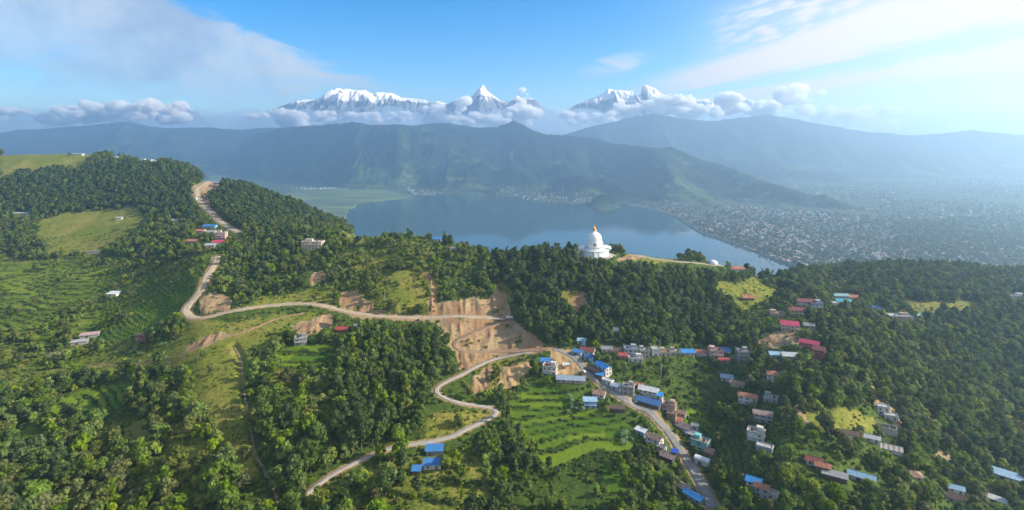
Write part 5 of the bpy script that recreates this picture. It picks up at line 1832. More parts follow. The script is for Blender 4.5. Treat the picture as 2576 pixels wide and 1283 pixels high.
# hidden behind nearer ground?
slope = (H1 - CAM_Z) / GY
mx = np.maximum.accumulate(slope, 0)
hm = Height(mx)
vis = (cz_ + 9 - CAM_Z) / cy_ > hm(cx_, cy_ - 6) - 0.004
keep = vis & (cz_ > 3)
cx_, cy_, cz_, sx_, sy_ = (a[keep] for a in (cx_, cy_, cz_, sx_, sy_))
inm = lambda m: look(m, sx_, np.minimum(sy_, 1270)) > 0.5
me_, pa_, te_, so_, op_, de_ = (inm(m) for m in (M_ME, M_PA, M_TE, M_SO, M_OP, M_DE))
clump = fbm(cx_, cy_, 38, 3, 91)
clump2 = fbm(cx_, cy_, 120, 3, 95)
dens = np.full(len(cx_), 0.62)
dens = np.where((sx_ < 1240) & (cy_ < 800), 0.50, dens)
dens = np.where(de_, 0.80, dens)
dens = np.where(op_, np.clip(0.30 + clump * 1.0, 0.05, 0.66), dens)
east_ = (sx_ > 1840) & (sy_ > 900)
dens = np.where(op_ & east_, np.clip(0.55 + clump * 0.8, 0.2, 0.75), dens)
dens = np.where(de_ & (sx_ > 1960), 0.62, dens)
dens = np.where(te_, np.clip(0.10 + clump * 0.45 + (sx_ > 1500) * 0.12, 0.0, 0.5), dens)
dens = np.where(me_, np.clip(-0.10 + clump * 0.35, 0.0, 0.12), dens)
dens = np.where(pa_, 0.004, dens)
dens = np.where(so_, np.clip(clump * 0.22 - 0.03, 0, 0.08), dens)
rdv = Height(RD)(cx_, cy_)
dens = np.where(rdv < 3.0, 0, dens)
dens = np.where(np.hypot(cx_ - PGX, cy_ - PGY) < 25, 0, dens)
dens = np.where((sx_ > 1540) & (sx_ < 1690) & (cy_ > 625) & (cy_ < 668) & (sy_ < 670), 0, dens)
for (x, y, z), rec in zip(plots, HOUSES):
    dens = np.where(np.hypot(cx_ - x, cy_ - y) < 0.5 * math.hypot(rec[4], rec[5]) + 2.0, 0, dens)
u01 = RNG.random(len(cx_))
sel = u01 < dens
kind = np.zeros(len(cx_), int)
kr = RNG.random(len(cx_)) + clump2 * 0.35
pd_dark = np.array([0.40, 0.28, 0.10, 0.10, 0.02, 0.02, 0.03, 0.05])
pd_mix = np.array([0.08, 0.08, 0.23, 0.19, 0.05, 0.03, 0.20, 0.14])
pd_col = np.array([0.08, 0.10, 0.14, 0.12, 0.30, 0.16, 0.05, 0.05])
colz = inside([(1180, 1090), (1290, 1040), (1350, 1120), (1640, 1200), (1640, 1300), (1150, 1300)], sx_, sy_) | inside([(860, 830), (1110, 815), (1150, 1000), (1060, 1100), (900, 1100)], sx_, sy_)
west_ = (sx_ < 1240) & (cy_ < 800)
dens = np.where(west_ & op_, dens * np.where((sx_ < 560) & (sy_ > 590) & (sy_ < 930), 0.5, 0.8), dens)
sel = u01 < dens
pd_lgt = np.array([0.04, 0.04, 0.24, 0.22, 0.02, 0.02, 0.30, 0.12])
kl = np.searchsorted(np.cumsum(pd_lgt), np.clip(kr, 0, 0.999))
pd_east = np.array([0.20, 0.14, 0.22, 0.16, 0.02, 0.03, 0.12, 0.11])
ke = np.searchsorted(np.cumsum(pd_east), np.clip(kr, 0, 0.999))
kd = np.searchsorted(np.cumsum(pd_dark), np.clip(kr, 0, 0.999))
km = np.searchsorted(np.cumsum(pd_mix), np.clip(kr, 0, 0.999))
kc = np.searchsorted(np.cumsum(pd_col), np.clip(kr, 0, 0.999))
kind = np.clip(np.where(de_, kd, np.where(colz, kc, np.where(west_ & (op_ | (kr > 0.5)), kl, km))), 0, 7)
kind = np.where(sx_ > 1960, np.clip(ke, 0, 7), kind)
kind = np.where(colz & de_, np.clip(kc, 0, 7), kind)
size = RNG.uniform(0.70, 1.35, len(cx_)) * np.where(te_, 0.75, 1.0) * np.where((sx_ < 1240) & (sy_ > 760), 1.2 + np.clip((sy_ - 960) / 300, 0, 0.35), 1.0) * np.where(me_ | so_, 0.6, 1.0)
size *= np.where((sx_ > 1960) & (cy_ < 900), 1.28, 1.0)
hgt = np.array([k[1][1] + k[1][2] for k in KINDS])[kind] * size
# keep roads, houses, the pagoda and most of the fields clear in view
for frac in (0.15, 0.4, 0.7, 0.95):
    for off in (-0.6, 0, 0.6):
        wx = cx_ + off * 3.4 * size
        a, b = proj(wx, cy_, cz_ + hgt * frac)
        bad = look(KEEP, a, b) > 0.5
        sel &= ~(bad & (RNG.random(len(cx_)) < 0.97))
        badf = look(SOFT, a, b) > 0.5
        sel &= ~(badf & (RNG.random(len(cx_)) < (0.30 if off == 0 else 0.12)))
cx_, cy_, cz_, sx_, sy_, kind, size, hgt, de_, op_ = (a[sel] for a in (cx_, cy_, cz_, sx_, sy_, kind, size, hgt, de_, op_))
print("trees", len(cx_))
rot = RNG.uniform(0, 6.283, len(cx_))
asp = RNG.uniform(0.85, 1.15, len(cx_))
inframe = (sx_ > 8) & (sx_ < 2568) & (sy_ - hgt * 0.4 * FD / cy_ < 1270)
app = np.where(inframe, size * np.array([k[1][0] * k[1][1] for k in KINDS])[kind] / cy_ ** 2, 0)
order = np.argsort(-app)
single = np.zeros(len(cx_), bool)
single[order[:290]] = True

# ---- the trees that show largest, one by one
PLACES = [  # sheet position and how to name it
    (1080, 1165, "near the three blue roofs"), (640, 1150, "along the eroded gully"), (560, 1040, "at the edge of the dry yellow meadow"), (270, 1010, "around the curved green paddies"),
    (120, 1200, "in the bushy wood under the curved paddies"), (440, 1200, "in the wood round the bright yellow clearing"), (560, 1240, "in the wood beside the foot of the gully"),
    (760, 1230, "where the concrete road meets the gully"), (930, 1230, "under the lower end of the concrete road"), (900, 1060, "in the close wood between gully and concrete road"),
    (1230, 1190, "in the grove between the blue roofs and the paddies"), (1440, 1120, "among the bright paddy terraces"), (1420, 1250, "on the stepped field under the paddies"),
    (1600, 1220, "in the hollow beside the lower gravel road"), (1690, 1230, "next to the long blue roofed store"), (1860, 1180, "near the blue and rust roofed houses"),
    (2080, 1250, "under the long poultry house"), (2180, 1160, "round the striped roofed house"), (2320, 1230, "near the brown and cream hipped roof"), (2500, 1150, "near the large pale blue shed"),
    (1000, 960, "in the dense wood under the dirt road"), (1130, 1060, "inside the bend of the concrete road"), (1780, 1100, "on the terraces behind the teal house"), (1960, 1080, "round the arcaded grey house"), (700, 960, "between the green paddies and the gully")]
PLACES_XY = np.array([p[:2] for p in PLACES])
CATS = ["broadleaf_tree", "irregular_tree", "broadleaf_tree", "loose_tree", "column_tree", "column_tree", "bushy_tree", "spreading_tree"]
first = {}
for i in np.nonzero(single)[0]:
    k = int(kind[i])
    cm, tm, _ = proto[k]
    pl = PLACES[int(np.argmin(((PLACES_XY - (sx_[i], sy_[i])) ** 2).sum(1)))][2]
    lab = KINDS[k][0] + " " + pl
    s = float(size[i])
    if k not in first:
        o = bpy.data.objects.new(CATS[k], None)
        c = bpy.data.objects.new('crown', cm)
        t = bpy.data.objects.new('trunk', tm)
        first[k] = (o, c, t)
    else:
        o, c, t = (q.copy() for q in first[k])
    for q in (o, c, t):
        COL.objects.link(q)
    c.parent = o
    t.parent = o
    o.location = (cx_[i], cy_[i], cz_[i] - 0.2)
    o.rotation_euler = (0, 0, rot[i])
    o.scale = (s, s, s * asp[i])
    tag(o, lab, "tree", lab)


# ---- the woods as one mass each
def scatter(name, label, cat, pts, rotz, scl, idx):
    me = bpy.data.meshes.new(name)
    me.vertices.add(len(pts))
    me.vertices.foreach_set("co", np.asarray(pts, np.float32).ravel())
    for an, ty, arr in (("turn", 'FLOAT_VECTOR', np.stack([rotz * 0, rotz * 0, rotz], -1)), ("grow", 'FLOAT_VECTOR', scl)):
        at = me.attributes.new(an, ty, 'POINT')
        at.data.foreach_set("vector", np.asarray(arr, np.float32).ravel())
    at = me.attributes.new("sort", 'INT', 'POINT')
    at.data.foreach_set("value", np.asarray(idx, np.int32))
    me.update()
    o = link(name, me)
    ng = bpy.data.node_groups.new(name + "_scatter", 'GeometryNodeTree')
    ng.interface.new_socket("Geometry", in_out='INPUT', socket_type='NodeSocketGeometry')
    ng.interface.new_socket("Geometry", in_out='OUTPUT', socket_type='NodeSocketGeometry')
    N, L = ng.nodes, ng.links
    gi, go = N.new('NodeGroupInput'), N.new('NodeGroupOutput')
    ci = N.new('GeometryNodeCollectionInfo')
    ci.inputs['Collection'].default_value = bank
    ci.inputs['Separate Children'].default_value = True
    ci.inputs['Reset Children'].default_value = True
    ip = N.new('GeometryNodeInstanceOnPoints')
    ip.inputs['Pick Instance'].default_value = True

    def attr(nm, ty):
        a = N.new('GeometryNodeInputNamedAttribute')
        a.data_type = ty
        a.inputs['Name'].default_value = nm
        return a.outputs['Attribute']
    L.new(gi.outputs[0], ip.inputs['Points'])
    L.new(ci.outputs[0], ip.inputs['Instance'])
    L.new(attr("sort", 'INT'), ip.inputs['Instance Index'])
    e2r = N.new('FunctionNodeEulerToRotation')
    L.new(attr("turn", 'FLOAT_VECTOR'), e2r.inputs[0])
    L.new(e2r.outputs[0], ip.inputs['Rotation'])
    L.new(attr("grow", 'FLOAT_VECTOR'), ip.inputs['Scale'])
    L.new(ip.outputs[0], go.inputs[0])
    md = o.modifiers.new("scatter", 'NODES')
    md.node_group = ng
    return tag(o, label, cat, None, 'stuff')


rest = ~single


def wood(name, label, m):
    m = m & rest
    if m.any():
        s = size[m]
        scatter(name, label, "forest", np.stack([cx_[m], cy_[m], cz_[m] - 0.25], -1), rot[m], np.stack([s, s, s * asp[m]], -1), kind[m])


dx_ = sx_
wood("far_ridge_forest", "closed dark forest on the long far ridge and the hilltop behind the dirt road", cy_ > 780)
wood("pagoda_hill_forest", "dark shaded forest on the pagoda hill", (cy_ <= 780) & (sx_ > 1240) & (sx_ < 1960) & (sy_ < 880))
wood("eastern_forest", "hazy forest on the eastern slope and wooded spur", (cy_ <= 780) & (sx_ >= 1960))
wood("village_trees", "trees among the village houses and terraces", (cy_ <= 780) & (sx_ > 1240) & (sx_ < 1960) & (sy_ >= 880))
wood("valley_forest", "mixed green forest on the western valley slopes", (cy_ <= 780) & (sx_ <= 1240))

# ---- undergrowth: shrubs and tall grass tussocks
n = 62000
lu = RNG.uniform(-0.98, 0.98, n)
ld = np.sqrt(RNG.uniform(315 ** 2, 900 ** 2, n))
bx, by = lu * ld, ld
bz = h1(bx, by)
bsx, bsy = proj(bx, by, bz)
inb = lambda m: look(m, bsx, np.minimum(bsy, 1270)) > 0.5
bme, bpa, bte, bso, bop, bde = (inb(m) for m in (M_ME, M_PA, M_TE, M_SO, M_OP, M_DE))
bcl = fbm(bx, by, 14, 3, 131)
bpr = np.full(n, 0.65)
bpr = np.where(bop, np.where(bsx > 1500, 0.95, 0.75), bpr)
bpr = np.where(bde, 0.25, bpr)
bpr = np.where(bte, 0.30 + 0.4 * bcl, bpr)
bpr = np.where(bme, 0.38 + 0.8 * bcl, bpr)
rs = Height(riser)(bx, by)
bpr = np.where(bpa, np.where(rs > 0.4, 0.55, 0.0), bpr)
bpr = np.where(bte & (rs > 0.4), 0.8, bpr)
bpr = np.where(bso, 0.03 + 0.25 * bcl, bpr)
bpr = np.where(Height(RD)(bx, by) < 1.6, 0, bpr)
bpr = np.where(np.hypot(bx - PGX, by - PGY) < 24, 0, bpr)
for (x, y, z), rec in zip(plots, HOUSES):
    bpr = np.where(np.hypot(bx - x, by - y) < 0.5 * math.hypot(rec[4], rec[5]) + 0.5, 0, bpr)
a, b = proj(bx, by, bz + 1.2)
bpr = np.where(look(KEEP, a, b) > 0.5, bpr * 0.15, bpr)
slb = (bz + 2 - CAM_Z) / by > hm(bx, by - 5) - 0.006
bs = (RNG.random(n) < bpr) & slb
bi = np.where(bsx < 1240, RNG.choice(4, n, p=[0.34, 0.12, 0.34, 0.20]), RNG.integers(0, 3, n))
bi = np.where(bme, np.where(RNG.random(n) < 0.72, 3, bi), bi)
bi = np.where(bpa, np.where(RNG.random(n) < 0.6, 0, 1), bi)
bsz = RNG.uniform(0.55, 1.35, n) * np.where(bpa, 0.42, 1) * np.where(bme, 0.75, 1) * np.where(bte, 0.7, 1)
# hedges along the terrace steps
hj, hi_ = np.nonzero((riser > 0.55) & (GY < 760) & (np.maximum(mp, mt) > 0.5) & (RD > 2.0))
pk = RNG.random(len(hj)) < np.where(mp[hj, hi_] > 0.5, 0.30, 0.26) * (GY[hj, hi_] / 420) ** 2
hj, hi_ = hj[pk], hi_[pk]
hx_, hy_ = GX[hj, hi_] + RNG.uniform(-.7, .7, len(hj)), GY[hj, hi_] + RNG.uniform(-.7, .7, len(hj))
hX, hY = proj(hx_, hy_, h1(hx_, hy_) + 1)
pk = look(KEEP, hX, hY) < 0.5
hx_, hy_ = hx_[pk], hy_[pk]
bx, by, bz = np.r_[bx, hx_], np.r_[by, hy_], np.r_[bz, h1(hx_, hy_)]
bs = np.r_[bs, np.ones(len(hx_), bool)]
bi = np.r_[bi, RNG.choice([0, 1, 1, 2], len(hx_))]
bsz = np.r_[bsz, RNG.uniform(0.35, 1.0, len(hx_))]
n = len(bx)
print("shrubs", bs.sum())
scatter("undergrowth", "shrubs and tall grass tussocks over the near slopes", "undergrowth", np.stack([bx, by, bz - 0.15], -1)[bs], RNG.uniform(0, 6.28, n)[bs],
        np.repeat(bsz[bs][:, None], 3, 1), bi[bs] + 8)

# ---- skyline trees on the hilltop, one by one
for X, Y, s, k, lab in ((62, 381, 1.0, 0, "lone round tree standing on the grassy skyline"), (101, 381, 0.75, 7, "small flat topped tree second along the grassy skyline"),
                        (134, 382, 0.72, 7, "small flat topped tree third along the grassy skyline"), (174, 386, 0.9, 2, "leafy tree just west of the long white skyline house"),
                        (276, 386, 1.25, 2, "tallest rounded tree on the skyline between white houses"), (2, 380, 0.6, 0, "small dark tree at the western end of the skyline")):
    p = hit(h1, X, Y + 6)[0]
    o = link("skyline_tree", None)
    o.location = (p[0], p[1], p[2] - 0.3)
    o.scale = (s, s, s)
    c = link('crown', proto[k][0], o)
    t = link('trunk', proto[k][1], o)
    tag(o, lab, "tree", "trees standing on the hilltop skyline")

# ---- bare dry tree near the grey barn
p = hit(h1, 138, 910)[0]
dt = root("bare_tree", "fallen looking leafless pale tree near the grey roofed barn", "tree", tuple(p))
m = MB()
g = random.Random(3)


def branch(m, p, d, l, r, lev):
    q = p + d * l
    m.tube(tuple(p), tuple(q), r, r * 0.6, 5)
    if lev > 0:
        for _ in range(4):
            nd = (d + Vector((g.uniform(-1, 1), g.uniform(-1, 1), g.uniform(-0.35, 0.8)))).normalized()
            branch(m, p.lerp(q, g.uniform(0.45, 1.0)), nd, l * g.uniform(0.6, 0.85), r * 0.6, lev - 1)


m.tube((0, 0, -0.5), (0.3, 0, 2.6), 0.5, 0.4, 8)
m.obj('trunk', M_DRY, dt)
m = MB()
for k in range(6):
    t = k * 1.05
    branch(m, Vector((0.3, 0, 2.4)), Vector((math.cos(t) * 1.3, math.sin(t), 0.7)).normalized(), 4.0, 0.22, 3)
m.obj('crown', M_DRY, dt)

# ---- banana plants
M_BAN = leaf_mat("banana_leaf", (0.06, 0.12, 0.04), (0.16, 0.24, 0.10), (0.13, 0.20, 0.09))


def banana_mesh(seed):
    g = random.Random(seed)
    m = MB()
    for k in range(9):
        t = k * 2.4 + g.uniform(-.3, .3)
        dr = Vector((math.cos(t), math.sin(t), 0))
        side = Vector((-math.sin(t), math.cos(t), 0))
        L = g.uniform(2.0, 2.9)
        prev = None
        for j in range(6):
            s = j / 5
            c = dr * (L * s) + Vector((0, 0, 2.2 + 1.5 * s - 2.6 * s * s))
            w = 0.42 * math.sin(math.pi * min(0.98, s * 0.85 + 0.1))
            a, b = c + side * w + Vector((0, 0, -0.1)), c - side * w + Vector((0, 0, -0.1))
            if prev:
                m.poly([prev[0], a, c, prev[2]])
                m.poly([prev[2], c, b, prev[1]])
            prev = (a, b, c)
    return m.mesh("leaves", M_BAN)


bl = banana_mesh(4)
mt = MB()
mt.tube((0, 0, -0.4), (0, 0, 2.3), 0.17, 0.11, 7)
bt = mt.mesh("stem", LEAF['mid'])
b0 = None
for i in range(34):
    if i < 16:
        X, Y, pl = RNG.uniform(310, 420), RNG.uniform(868, 915), "beside the brown mud cottage"
    elif i < 26:
        X, Y, pl = RNG.uniform(1425, 1475), RNG.uniform(995, 1045), "next to the blue and white house"
    else:
        X, Y, pl = RNG.uniform(1560, 1595), RNG.uniform(1085, 1120), "at the eastern end of the paddies"
    p = hit(h1, X, Y)[0]
    if b0 is None:
        b0 = [bpy.data.objects.new("banana_plant", None), bpy.data.objects.new("leaves", bl), bpy.data.objects.new("stem", bt)]
        tr = b0
    else:
        tr = [q.copy() for q in b0]
    for q in tr:
        COL.objects.link(q)
    tr[1].parent = tr[0]
    tr[2].parent = tr[0]
    s = RNG.uniform(1.0, 1.6)
    tr[0].location = tuple(p)
    tr[0].scale = (s, s, s)
    tr[0].rotation_euler = (0, 0, RNG.uniform(0, 6.28))
    tag(tr[0], "banana plant with broad arching leaves " + pl, "plant", "banana plants " + pl)

# ================================================================== across the lake: town, trees, boats
TWN = {k: principled("town_" + k, c, 0.8) for k, c in (('white', (0.60, 0.60, 0.58)), ('pink', (0.56, 0.40, 0.36)), ('grey', (0.34, 0.34, 0.34)), ('rust', (0.42, 0.19, 0.13)), ('blue', (0.32, 0.42, 0.56)))}
TK = list(TWN.values())


def far_spots(poly, n, zmax, seed, dmax=9000, patchy=True):
    g = np.random.default_rng(seed)
    q = np.array(poly)
    out = []
    while len(out) < n:
        X = g.uniform(q[:, 0].min(), q[:, 0].max(), 2000)
        d = np.exp(g.uniform(math.log(1600), math.log(dmax), 2000))
        x = (X - CX) / FD * d
        z = far_z(x, d)
        Y = HY - FD * (z - CAM_Z) / d
        okk = inside(poly, X, Y) & (z < zmax) & (z > 0.5)
        if patchy:
            okk &= g.random(2000) < np.clip(0.42 + 1.7 * fbm(x, d, 420, 3, 88), 0.03, 1)
        out += list(zip(x[okk], d[okk], z[okk]))
    return out[:n]


def block(m, x, y, z, w, dp, h, rz, wi, ri):
    m.box(x, y, z + h / 2 - 1, w, dp, h + 2, wi, rz)
    m.box(x, y, z + h + 0.2, w + 0.6, dp + 0.6, 0.4, ri, rz)


tg = random.Random(9)
town = far_spots(TOWN, 1500, 40, 1)
town.sort(key=lambda p: p[1])
m = MB()
for x, y, z in town[90:]:
    block(m, x, y, z, tg.uniform(6, 13), tg.uniform(6, 11), tg.choice((3, 4, 6, 7, 7, 10)), tg.uniform(0, 3.1), tg.choice((0, 1, 1, 2, 2)), tg.choice((0, 1, 1, 2, 2, 3, 3, 4)))
for x, y, z in far_spots([(1900, 440), (2300, 430), (2576, 440), (2576, 600), (2400, 620), (2200, 540), (1950, 500)], 260, 40, 2, 8000):
    block(m, x, y, z, tg.uniform(8, 22), tg.uniform(8, 14), tg.choice((4, 5, 7, 9)), tg.uniform(0, 3.1), tg.choice((0, 0, 1, 2)), tg.choice((0, 0, 2, 3)))
for x, y, z in far_spots([(2300, 560), (2576, 540), (2576, 680), (2350, 680)], 260, 40, 15):
    block(m, x, y, z, tg.uniform(6, 12), tg.uniform(6, 10), tg.choice((3, 4, 6, 7)), tg.uniform(0, 3.1), tg.choice((0, 1, 2)), tg.choice((1, 2, 3)))
tag(m.obj("lakeside_town", TK), "hazy mass of small white and reddish town houses beyond the lake", "town", None, 'stuff')
proto_t = []
for k in range(3):
    m = MB()
    m.box(0, 0, 3.5, 12, 10, 9, 0)
    mr = MB()
    mr.box(0, 0, 8.25, 12.8, 10.8, 0.5)
    mr.box(3, 2, 9.6, 4, 4, 2.2)
    proto_t.append((m.mesh("wall", TK[(0, 1, 2)[k]]), mr.mesh("roof", TK[(3, 0, 2)[k]])))
names_t = ("white town house with rust roof near the tip of the lake", "pinkish town house with white roof near the tip of the lake", "grey flat roofed town house near the tip of the lake")
t0 = {}
for i, (x, y, z) in enumerate(town[:90]):
    k = i % 3
    if k not in t0:
        t0[k] = [bpy.data.objects.new("town_house", None), bpy.data.objects.new("wall", proto_t[k][0]), bpy.data.objects.new("roof", proto_t[k][1])]
        tr = t0[k]
    else:
        tr = [q.copy() for q in t0[k]]
    for q in tr:
        COL.objects.link(q)
    tr[1].parent = tr[0]
    tr[2].parent = tr[0]
    tr[0].location = (x, y, z)
    tr[0].rotation_euler = (0, 0, tg.uniform(0, 3))
    tr[0].scale = (tg.uniform(.8, 1.3), tg.uniform(.8, 1.2), tg.uniform(.6, 1.3))
    tag(tr[0], names_t[k], "house", names_t[k])
m = MB()
for x, y, z in far_spots([(1000, 472), (1150, 462), (1300, 460), (1490, 470), (1500, 505), (1400, 508), (1250, 492), (1040, 488)], 260, 120, 4) + \
        far_spots([(1020, 478), (1490, 494), (1490, 508), (1340, 504), (1200, 492), (1040, 488)], 190, 30, 5) + far_spots([(720, 462), (900, 462), (900, 476), (720, 478)], 90, 60, 6) + \
        far_spots([(800, 340), (1290, 320), (1500, 360), (1640, 390), (1500, 470), (900, 470)], 170, 700, 7) + far_spots([(1240, 322), (1340, 322), (1380, 345), (1230, 340)], 22, 700, 8):
    w = tg.uniform(6, 14)
    block(m, x, y, z, w, tg.uniform(6, 10), tg.choice((3, 4, 6, 8)), tg.uniform(0, 3.1), tg.choice((0, 0, 0, 1, 2)), tg.choice((0, 0, 2, 3, 4)))
tag(m.obj("hillside_hamlets", TK), "scattered pale houses along the far shore and on the wooded hill", "hamlet", None, 'stuff')
# watch tower on the highest far hill
k = np.argmin(np.abs(FSX[0] - 1291))
jj = np.argmax(R1[:, k])
tx, ty_, tz_ = FX[jj, k], FY[jj, k], FH[jj, k]
wt = root("lookout_tower", "tiny lookout tower on the summit of the wooded far hill", "tower", (tx, ty_, tz_ - 2))
m = MB()
m.tube((0, 0, -3), (0, 0, 22), 6, 4, 8)
m.obj('shaft', TK[2], wt)
m = MB()
m.lathe([(7, 22), (7.5, 25), (5, 26), (4, 32), (0.5, 38)], 8)
m.obj('cabin', TK[2], wt)
# town and shore trees
spots = far_spots(TOWN, 3200, 40, 11, 9000, False) + far_spots(SHORE, 500, 60, 12) + far_spots([(1900, 440), (2576, 430), (2576, 620), (2300, 640), (2200, 540), (1950, 500)], 2500, 40, 13, 8500)
sp = np.array(spots)
spots_more = far_spots([(2250, 560), (2576, 540), (2576, 690), (2300, 690)], 1600, 40, 14, 9000, False)
sp = np.array(spots + spots_more)
n = len(sp)
s = RNG.uniform(1.1, 2.4, n)
scatter("shore_woods", "dark tree clumps between the town houses and along the far shore", "trees", sp, RNG.uniform(0, 6, n), np.stack([s, s, s * 0.8], -1), RNG.choice([0, 1, 2, 7], n))
# headland wood
hx = RNG.normal(665, 58, 500)
hy = RNG.normal(4060, 50, 500)
s = RNG.uniform(1.0, 1.7, 500)
scatter("headland_wood", "dark wooded headland pushing into the far side of the lake", "wood", np.stack([hx, hy, np.maximum(far_z(hx, hy), 0) - 1], -1), RNG.uniform(0, 6, 500), np.stack([s] * 3, -1), RNG.choice([0, 1], 500))
# boats and the fish cages
M_HULL = principled("boat_hull", (0.30, 0.26, 0.24), 0.6)
hull = MB()
ring = [(-3.2, 0), (-2, .7), (0, .9), (2, .7), (3.4, 0), (2, -.7), (0, -.9), (-2, -.7)]
for k in range(8):
    a, b = ring[k], ring[(k + 1) % 8]
    hull.poly([(a[0], a[1], .9), (a[0] * .8, a[1] * .6, -.2), (b[0] * .8, b[1] * .6, -.2), (b[0], b[1], .9)])
hull.poly([(a[0] * .8, a[1] * .6, -.2) for a in ring][::-1])
hm_ = hull.mesh("rowing_boat", M_HULL)
ben = MB()
for a in (-1.4, 0.2, 1.7):
    ben.box(a, 0, .6, .35, 1.4, .08)
bm_ = ben.mesh("bench", M_FRAME)
b0 = None
g = np.random.default_rng(3)
cnt = 0
while cnt < 26:
    t = g.random()
    X = 1790 + 200 * t + g.normal() * 14
    Y = 612 + 64 * t + g.uniform(2, 16)
    d = CAM_Z * FD / (Y - HY)
    x = (X - CX) / FD * d
    if far_z(x, d) > -1:
        continue
    if b0 is None:
        b0 = [bpy.data.objects.new("rowing_boat", hm_), bpy.data.objects.new("bench", bm_)]
        tr = b0
    else:
        tr = [q.copy() for q in b0]
    for q in tr:
        COL.objects.link(q)
    tr[1].parent = tr[0]
    tr[0].location = (x, d, 0.1)
    tr[0].rotation_euler = (0, 0, g.uniform(0, 3))
    tr[0].scale = (1.2, 1.2, 1.2)
    tag(tr[0], "small dark rowing boat moored off the town shore", "boat", "rowing boats moored off the town shore")
    cnt += 1
d = CAM_Z * FD / (580 - HY)
fc = root("fish_cage_raft", "dark floating raft of fish cages off the town shore", "raft", ((1733 - CX) / FD * d, d, 0.2), R(4))
m = MB()
for a in range(5):
    m.box(-40 + a * 17, 0, .5, 14, .8, 1.0)
    m.box(-40 + a * 17, 14, .5, 14, .8, 1.0)
    m.box(-47.6 + a * 17, 7, .5, .8, 14.8, 1.0)
m.obj('pontoon', M_HULL, fc)
m = MB()
m.box(60, 10, .5, 70, 2.2, .8)
m.obj('walkway', M_HULL, fc)
m = MB()
m.box(-30, 7, 3, 12, 8, 4)
m.slab([(-37, 2, 5.2), (-23, 2, 5.2), (-23, 12, 6.4), (-37, 12, 6.4)], .3)
m.obj('hut', M_DOOR, fc)

# ================================================================== air
def box_mesh(name, lo, hi):
    m = MB()
    m.box((lo[0] + hi[0]) / 2, (lo[1] + hi[1]) / 2, (lo[2] + hi[2]) / 2, hi[0] - lo[0], hi[1] - lo[1], hi[2] - lo[2])
    return m


hz = bpy.data.materials.new("haze_air")
hz.use_nodes = True
t = Tree(hz.node_tree)
pv = t.n('ShaderNodeVolumePrincipled')
pv.inputs['Color'].default_value = (0.52, 0.75, 1.0, 1)
pv.inputs['Density'].default_value = HAZE_D
pv.inputs['Anisotropy'].default_value = 0.62
ou = t.n('ShaderNodeOutputMaterial')
t.put(ou.inputs['Volume'], pv.outputs[0])
ho = box_mesh("haze", (-16500, -400, -18), (16500, 11400, float(FH.max()) + 25.0)).obj("haze", hz)
tag(ho, "pale blue haze filling the valley and the near hills", "haze", kind='stuff')

# cumulus behind the haze, in front of the snow mountains
cm = bpy.data.materials.new("cloud_vapour")
cm.use_nodes = True
t = Tree(cm.node_tree)
pv = t.n('ShaderNodeVolumePrincipled')
pv.inputs['Color'].default_value = (1.0, 1.0, 1.0, 1)
pv.inputs['Density'].default_value = 0.016
pv.inputs['Anisotropy'].default_value = 0.0
ou = t.n('ShaderNodeOutputMaterial')
t.put(ou.inputs['Volume'], pv.outputs[0])
cm.cycles.homogeneous_volume = True if hasattr(cm.cycles, 'homogeneous_volume') else None
cm2 = cm.copy()
cm2.name = 'thin_cloud_vapour'
[n for n in cm2.node_tree.nodes if n.type == 'PRINCIPLED_VOLUME'][0].inputs['Density'].default_value = 0.0055
CUM = [  # column, row, width, height, puffs, distance
    (70, 325, 90, 16, 8, 15500), (150, 298, 130, 34, 14, 16000), (255, 292, 130, 40, 14, 16500), (335, 274, 90, 50, 12, 16000), (445, 290, 90, 40, 10, 17000), (40, 292, 90, 26, 8, 17500),
    (655, 292, 80, 20, 8, 16000), (740, 306, 76, 36, 10, 15200), (860, 298, 120, 26, 12, 16500), (975, 300, 110, 26, 10, 17000), (1100, 296, 100, 34, 12, 15500), (1178, 284, 52, 62, 9, 15500),
    (1235, 305, 100, 30, 12, 15000), (1312, 262, 30, 56, 7, 15800), (1310, 297, 90, 40, 12, 15500), (1400, 282, 18, 12, 3, 17500), (1442, 303, 62, 26, 8, 15200), (1514, 301, 54, 36, 9, 15000), (1572, 286, 60, 34, 9, 16000), (1690, 276, 110, 40, 14, 16000),
    (1770, 284, 110, 30, 12, 15500), (1840, 272, 70, 40, 10, 16000), (1920, 280, 70, 34, 10, 16500), (2010, 262, 90, 60, 12, 18500), (2090, 300, 80, 36, 10, 16500), (2150, 298, 60, 56, 10, 16000), (2235, 302, 60, 56, 10, 16000),
    (2180, 316, 170, 28, 14, 15500), (2370, 322, 150, 16, 10, 16500), (580, 318, 110, 10, 8, 15800), (480, 322, 70, 10, 6, 15800)]
CLAB = ["low pale cumulus bank over the western horizon", "white cumulus puff in front of the snow mountains", "hazy white cumulus over the eastern hills"]
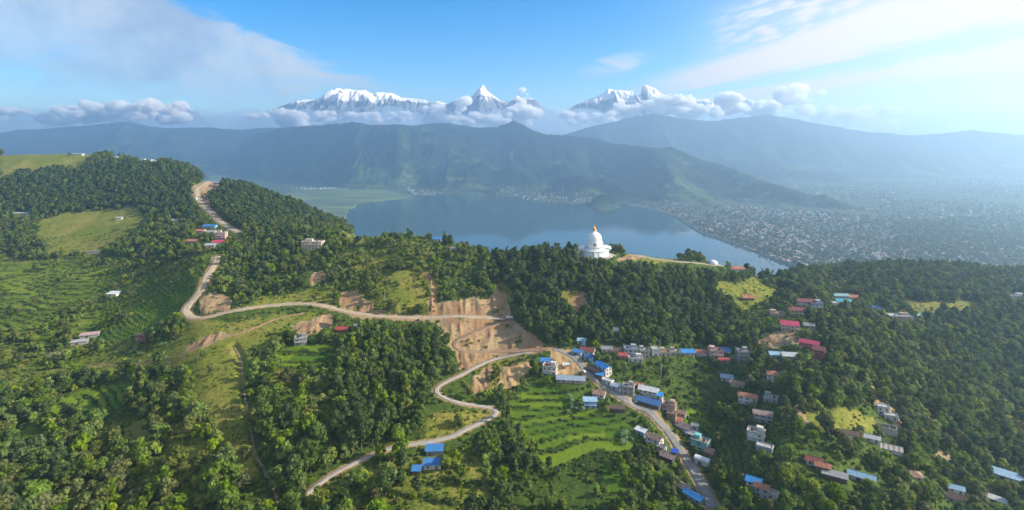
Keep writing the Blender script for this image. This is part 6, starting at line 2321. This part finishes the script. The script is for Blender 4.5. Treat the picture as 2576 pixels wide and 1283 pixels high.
for i, (X, Y, w, h, n, d) in enumerate(CUM):
    g = np.random.default_rng(300 + i)
    d = d - 2300
    Y, h = Y - 4 - 0.08 * h, h * 1.2
    k = d / FD
    bmx = bmesh.new()
    for q in range(n):
        px_ = g.uniform(-0.5, 0.5)
        env = math.sqrt(max(0.02, 1 - (px_ * 2) ** 2))
        pz_ = g.uniform(-0.45, 0.45) * (0.35 + 0.65 * env)
        r = min(w, h * 1.6) * g.uniform(0.16, 0.30) * (0.55 + 0.45 * env)
        mt = Matrix.Translation((px_ * w * k, g.uniform(-0.4, 0.4) * w * 0.6 * k, pz_ * h * k)) @ Matrix.Diagonal((1.3, 1.1, 0.75, 1))
        bmesh.ops.create_icosphere(bmx, subdivisions=3, radius=r * k, matrix=mt)
    me = bpy.data.meshes.new("cumulus_cloud")
    bmx.to_mesh(me)
    bmx.free()
    me.materials.append(cm2 if X > 1950 or h < 20 else cm)
    lab = CLAB[0 if X < 600 else (1 if X < 1650 else 2)]
    o = link("cumulus_cloud", me)
    o.location = ((X - CX) * k, d, CAM_Z - (Y - HY) * k)
    rm = o.modifiers.new("union", 'REMESH')
    rm.mode = 'VOXEL'
    rm.voxel_size = max(14.0, min(w, h) * k / 34)
    tx = bpy.data.textures.new("puffs", 'CLOUDS')
    tx.noise_scale = min(w, h * 1.5) * k * 0.13
    tx.noise_depth = 4
    dm = o.modifiers.new("billow", 'DISPLACE')
    dm.texture = tx
    dm.strength = min(w, h * 1.6) * k * 0.24
    dm.mid_level = 0.5
    tag(o, lab, "cloud", lab, 'structure')

# thin mist hanging between the last hills and the snow mountains
mm = bpy.data.materials.new("mist_vapour")
mm.use_nodes = True
t = Tree(mm.node_tree)
pv = t.n('ShaderNodeVolumePrincipled')
pv.inputs['Color'].default_value = (0.72, 0.87, 1.0, 1)
pv.inputs['Density'].default_value = 0.00055
pv.inputs['Anisotropy'].default_value = 0.2
ou = t.n('ShaderNodeOutputMaterial')
t.put(ou.inputs['Volume'], pv.outputs[0])
g = np.random.default_rng(77)
bmx = bmesh.new()
for q in range(60):
    x = -19000 + 38000 * (q + 0.5) / 60 + g.normal() * 300
    top = 1250 + 420 * g.random()
    mt = Matrix.Translation((x, 21000 + g.normal() * 400, 300)) @ Matrix.Diagonal((1500, 1500 + 500 * g.random(), top, 1))
    bmesh.ops.create_icosphere(bmx, subdivisions=3, radius=1.0, matrix=mt)
me = bpy.data.meshes.new("mist")
bmx.to_mesh(me)
bmx.free()
me.materials.append(mm)
o = link("mist", me)
rm = o.modifiers.new("union", 'REMESH')
rm.mode = 'VOXEL'
rm.voxel_size = 130
tag(o, "thin pale mist along the feet of the snow mountains", "mist", None, 'stuff')
